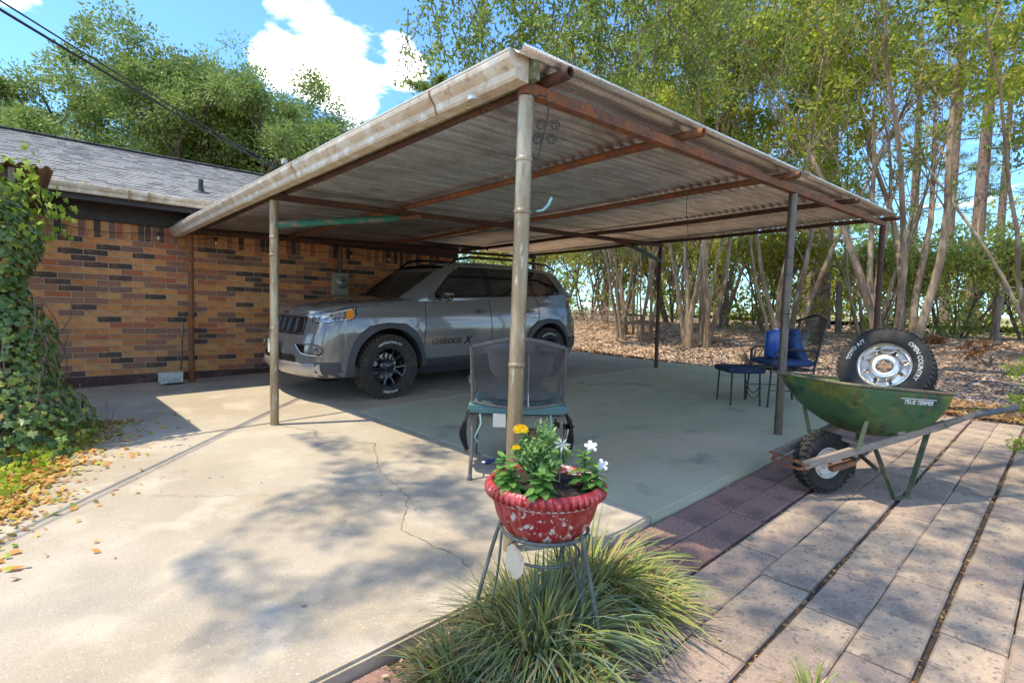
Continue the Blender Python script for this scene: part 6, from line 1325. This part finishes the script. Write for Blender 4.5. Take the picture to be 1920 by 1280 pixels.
# maker's lettering on the near side of the tray
from mathutils.bvhtree import BVHTree
trows = [Vector(v) for v in b.v]
bb = MB(); bb.grid(rows, close_u=True); bvh = BVHTree.FromPolygons([Vector(v) for v in bb.v], bb.f)
tv, tf = text_geo('TRUE TEMPER', .036, shear=.2, bold=.0012); b = MB(); V2 = []
for v in tv:
    q = Vector((.36+v.x, -1, .640+v.y-.07*v.x)); hit = bvh.ray_cast(q, Vector((0, 1, 0))); V2.append((q.x, hit[0].y-.0065, q.z) if hit[0] else (q.x, -.33, q.z))
b.add(V2, tf); V3 = []
for i in range(13):
    for dz in (0, .005):
        q = Vector((.36-.135+.27*i/12, -1, .671+dz-.07*(-.135+.27*i/12))); hit = bvh.ray_cast(q, Vector((0, 1, 0))); V3.append((q.x, (hit[0].y if hit[0] else -.33)-.0065, q.z))
b.add(V3, [(2*i, 2*i+2, 2*i+3, 2*i+1) for i in range(12)]); b.build('tray_lettering', mat('worn_white_print', (.66, .67, .66), .6), wbw)
# ---- spare wheel leaning in the tray
lx, ly, lz = .395, .02, .835; SR, SWd = .268, .19
sw_ = thing('spare_wheel', (-.86, 4.25, .828), 'truck tyre on a bright aluminium rim standing in the wheelbarrow', 'wheel')
nrm = Vector((-.686*.0, 0, 0)); rvv = Vector((.686, .728, 0)); fvv = Vector((-.728, .686, 0)); aa = R(46); nrm = (-rvv*math.sin(aa)-fvv*math.cos(aa)); tl = R(24); nrm = (nrm*math.cos(tl)+Vector((0, 0, math.sin(tl)))).normalized()
xax = Vector((0, 0, 1)).cross(nrm).normalized(); yax = nrm.cross(xax); MS = Matrix((xax, yax, nrm)).transposed().to_4x4()   # x right seen from the front, y up, z outward
b = MB(); h = SWd/2; rimr = .150; prof = [(rimr, h*.70), (rimr+.010, h*.9), (rimr+.03, h*1.02), (.225, h*1.06), (SR-.028, h*.97), (SR-.008, h*.82), (SR-.006, h*.3), (SR-.006, -h*.3), (SR-.008, -h*.82), (SR-.03, -h), (.22, -h*1.05), (rimr, -h*.75)]; b.lathe(prof, 64, M=MS)
for i in range(52):
    for (z0, ww, ph) in ((h*.70, h*.36, 0), (h*.24, h*.30, .5), (-h*.22, h*.30, 0), (-h*.70, h*.36, .5)): b.box((SR-.004, 0, z0), (.012, 2*math.pi*SR/52*.72, ww), M=MS @ rotz(2*math.pi*(i+ph)/52), rot=(R(16 if ph else -16), 0, 0))
ty = b.build('tyre', M_tyre, sw_, smooth=True, sharp=40)
M_alu = mat('cast_aluminium_rim', (.62, .59, .55), .28, metal=.95, layers=((14, (.40, .33, .26), .56, .7, 5),))
b = MB(); b.lathe([(rimr+.004, h*.72), (rimr+.006, h*.80), (rimr-.002, h*.84), (rimr-.010, h*.76), (rimr-.016, h*.40), (rimr-.020, h*.1), (rimr-.022, -h*.7)], 56, M=MS)
# dished face with eight slots: ring grid leaving holes
nA = 96; rad = [rimr-.018, .130, .125, .106, .088, .082, .073, .055, .044]; zz = [.10, .24, .26, .32, .42, .50, .56, .56, .54]; vs = []; fs = []
for j, (r_, z_) in enumerate(zip(rad, zz)):
    for k_ in range(nA): a = 2*math.pi*k_/nA; vs.append((r_*math.cos(a), r_*math.sin(a), h*z_))
for j in range(len(rad)-1):
    for k_ in range(nA):
        if (j == 3 and (k_ % 12) in (4, 5, 6, 7)) or (j == 2 and (k_ % 12) in (5, 6)): continue
        if j == 2 and (k_ % 12) == 0 and False: continue
        fs.append((j*nA+k_, (j+1)*nA+k_, (j+1)*nA+(k_+1) % nA, j*nA+(k_+1) % nA))
b.add(vs, fs, MS); o = b.build('rim', M_alu, sw_, smooth=True, sharp=50); o.modifiers.new('t', 'SOLIDIFY').thickness = .006
for i in range(8):
    b = MB(); b.lathe([(.001, .006), (.0065, .005), (.0075, -.002)], 8, M=MS @ rotz(2*math.pi*(i+.5)/8) @ T(.063, 0, h*.56)); b.build('lug_hole', M_gap, sw_)
b = MB()
for s_, a0 in (('TOYO A/T', 152), ('OPEN COUNTRY', 12)):
    tv, tf = text_geo(s_, .036, bold=.0006); b = MB(); b.add([MS @ Vector((math.cos(R(a0)-v.x/.2)*(.2+v.y-.012), math.sin(R(a0)-v.x/.2)*(.2+v.y-.012), h*1.085)) for v in tv], tf); b.build('tyre_lettering', M_ltr, sw_)

# ---- long handled dustpan by the rusty pipe
dz_ = zg(-8.1, 1.15); t = thing('lobby_dustpan', (-8.12, 1.62, dz_), 'white lobby dustpan with a long metal handle leaning by the rusty pipe', 'dustpan')
b = MB(); b.box((0, -.12, .05), (.20, .24, .012), rot=(.15, 0, 0)); b.box((-.10, -.12, .10), (.01, .24, .12)); b.box((.10, -.12, .10), (.01, .24, .12)); b.box((0, -.0, .11), (.20, .012, .14)); b.build('pan', mat('dusty_white_plastic', (.55, .58, .54), .6, layers=((9, (.2, .32, .26), .52, .66, 4),)), t)
b = MB(); b.tube([(0, 0, .14), (-.02, .03, .82)], .013, 8); b.build('handle', M_chrome, t, smooth=True)
# ---- brown tarp lump and a low sun-bleached cover seen past the house corner
t = thing('dead_brush_pile', (-9.0, 11.6, ground_z(-9, 11.6)), 'pile of pale dead brush on the bank beyond the rear of the car', 'brush pile'); b = MB(); rr = random.Random(3)
for i in range(220):
    a = rr.uniform(0, 6.28); q = Vector((rr.gauss(0, .9), rr.gauss(0, .5), rr.uniform(0, .45))); b.tube([q, q+Vector((math.cos(a)*.4, math.sin(a)*.4, rr.uniform(-.05, .35)))], [.008, .003], 4, cap=False)
o = b.build('sticks', mat('bleached_twig', (.36, .27, .20), .9), t); o['kind'] = 'stuff'
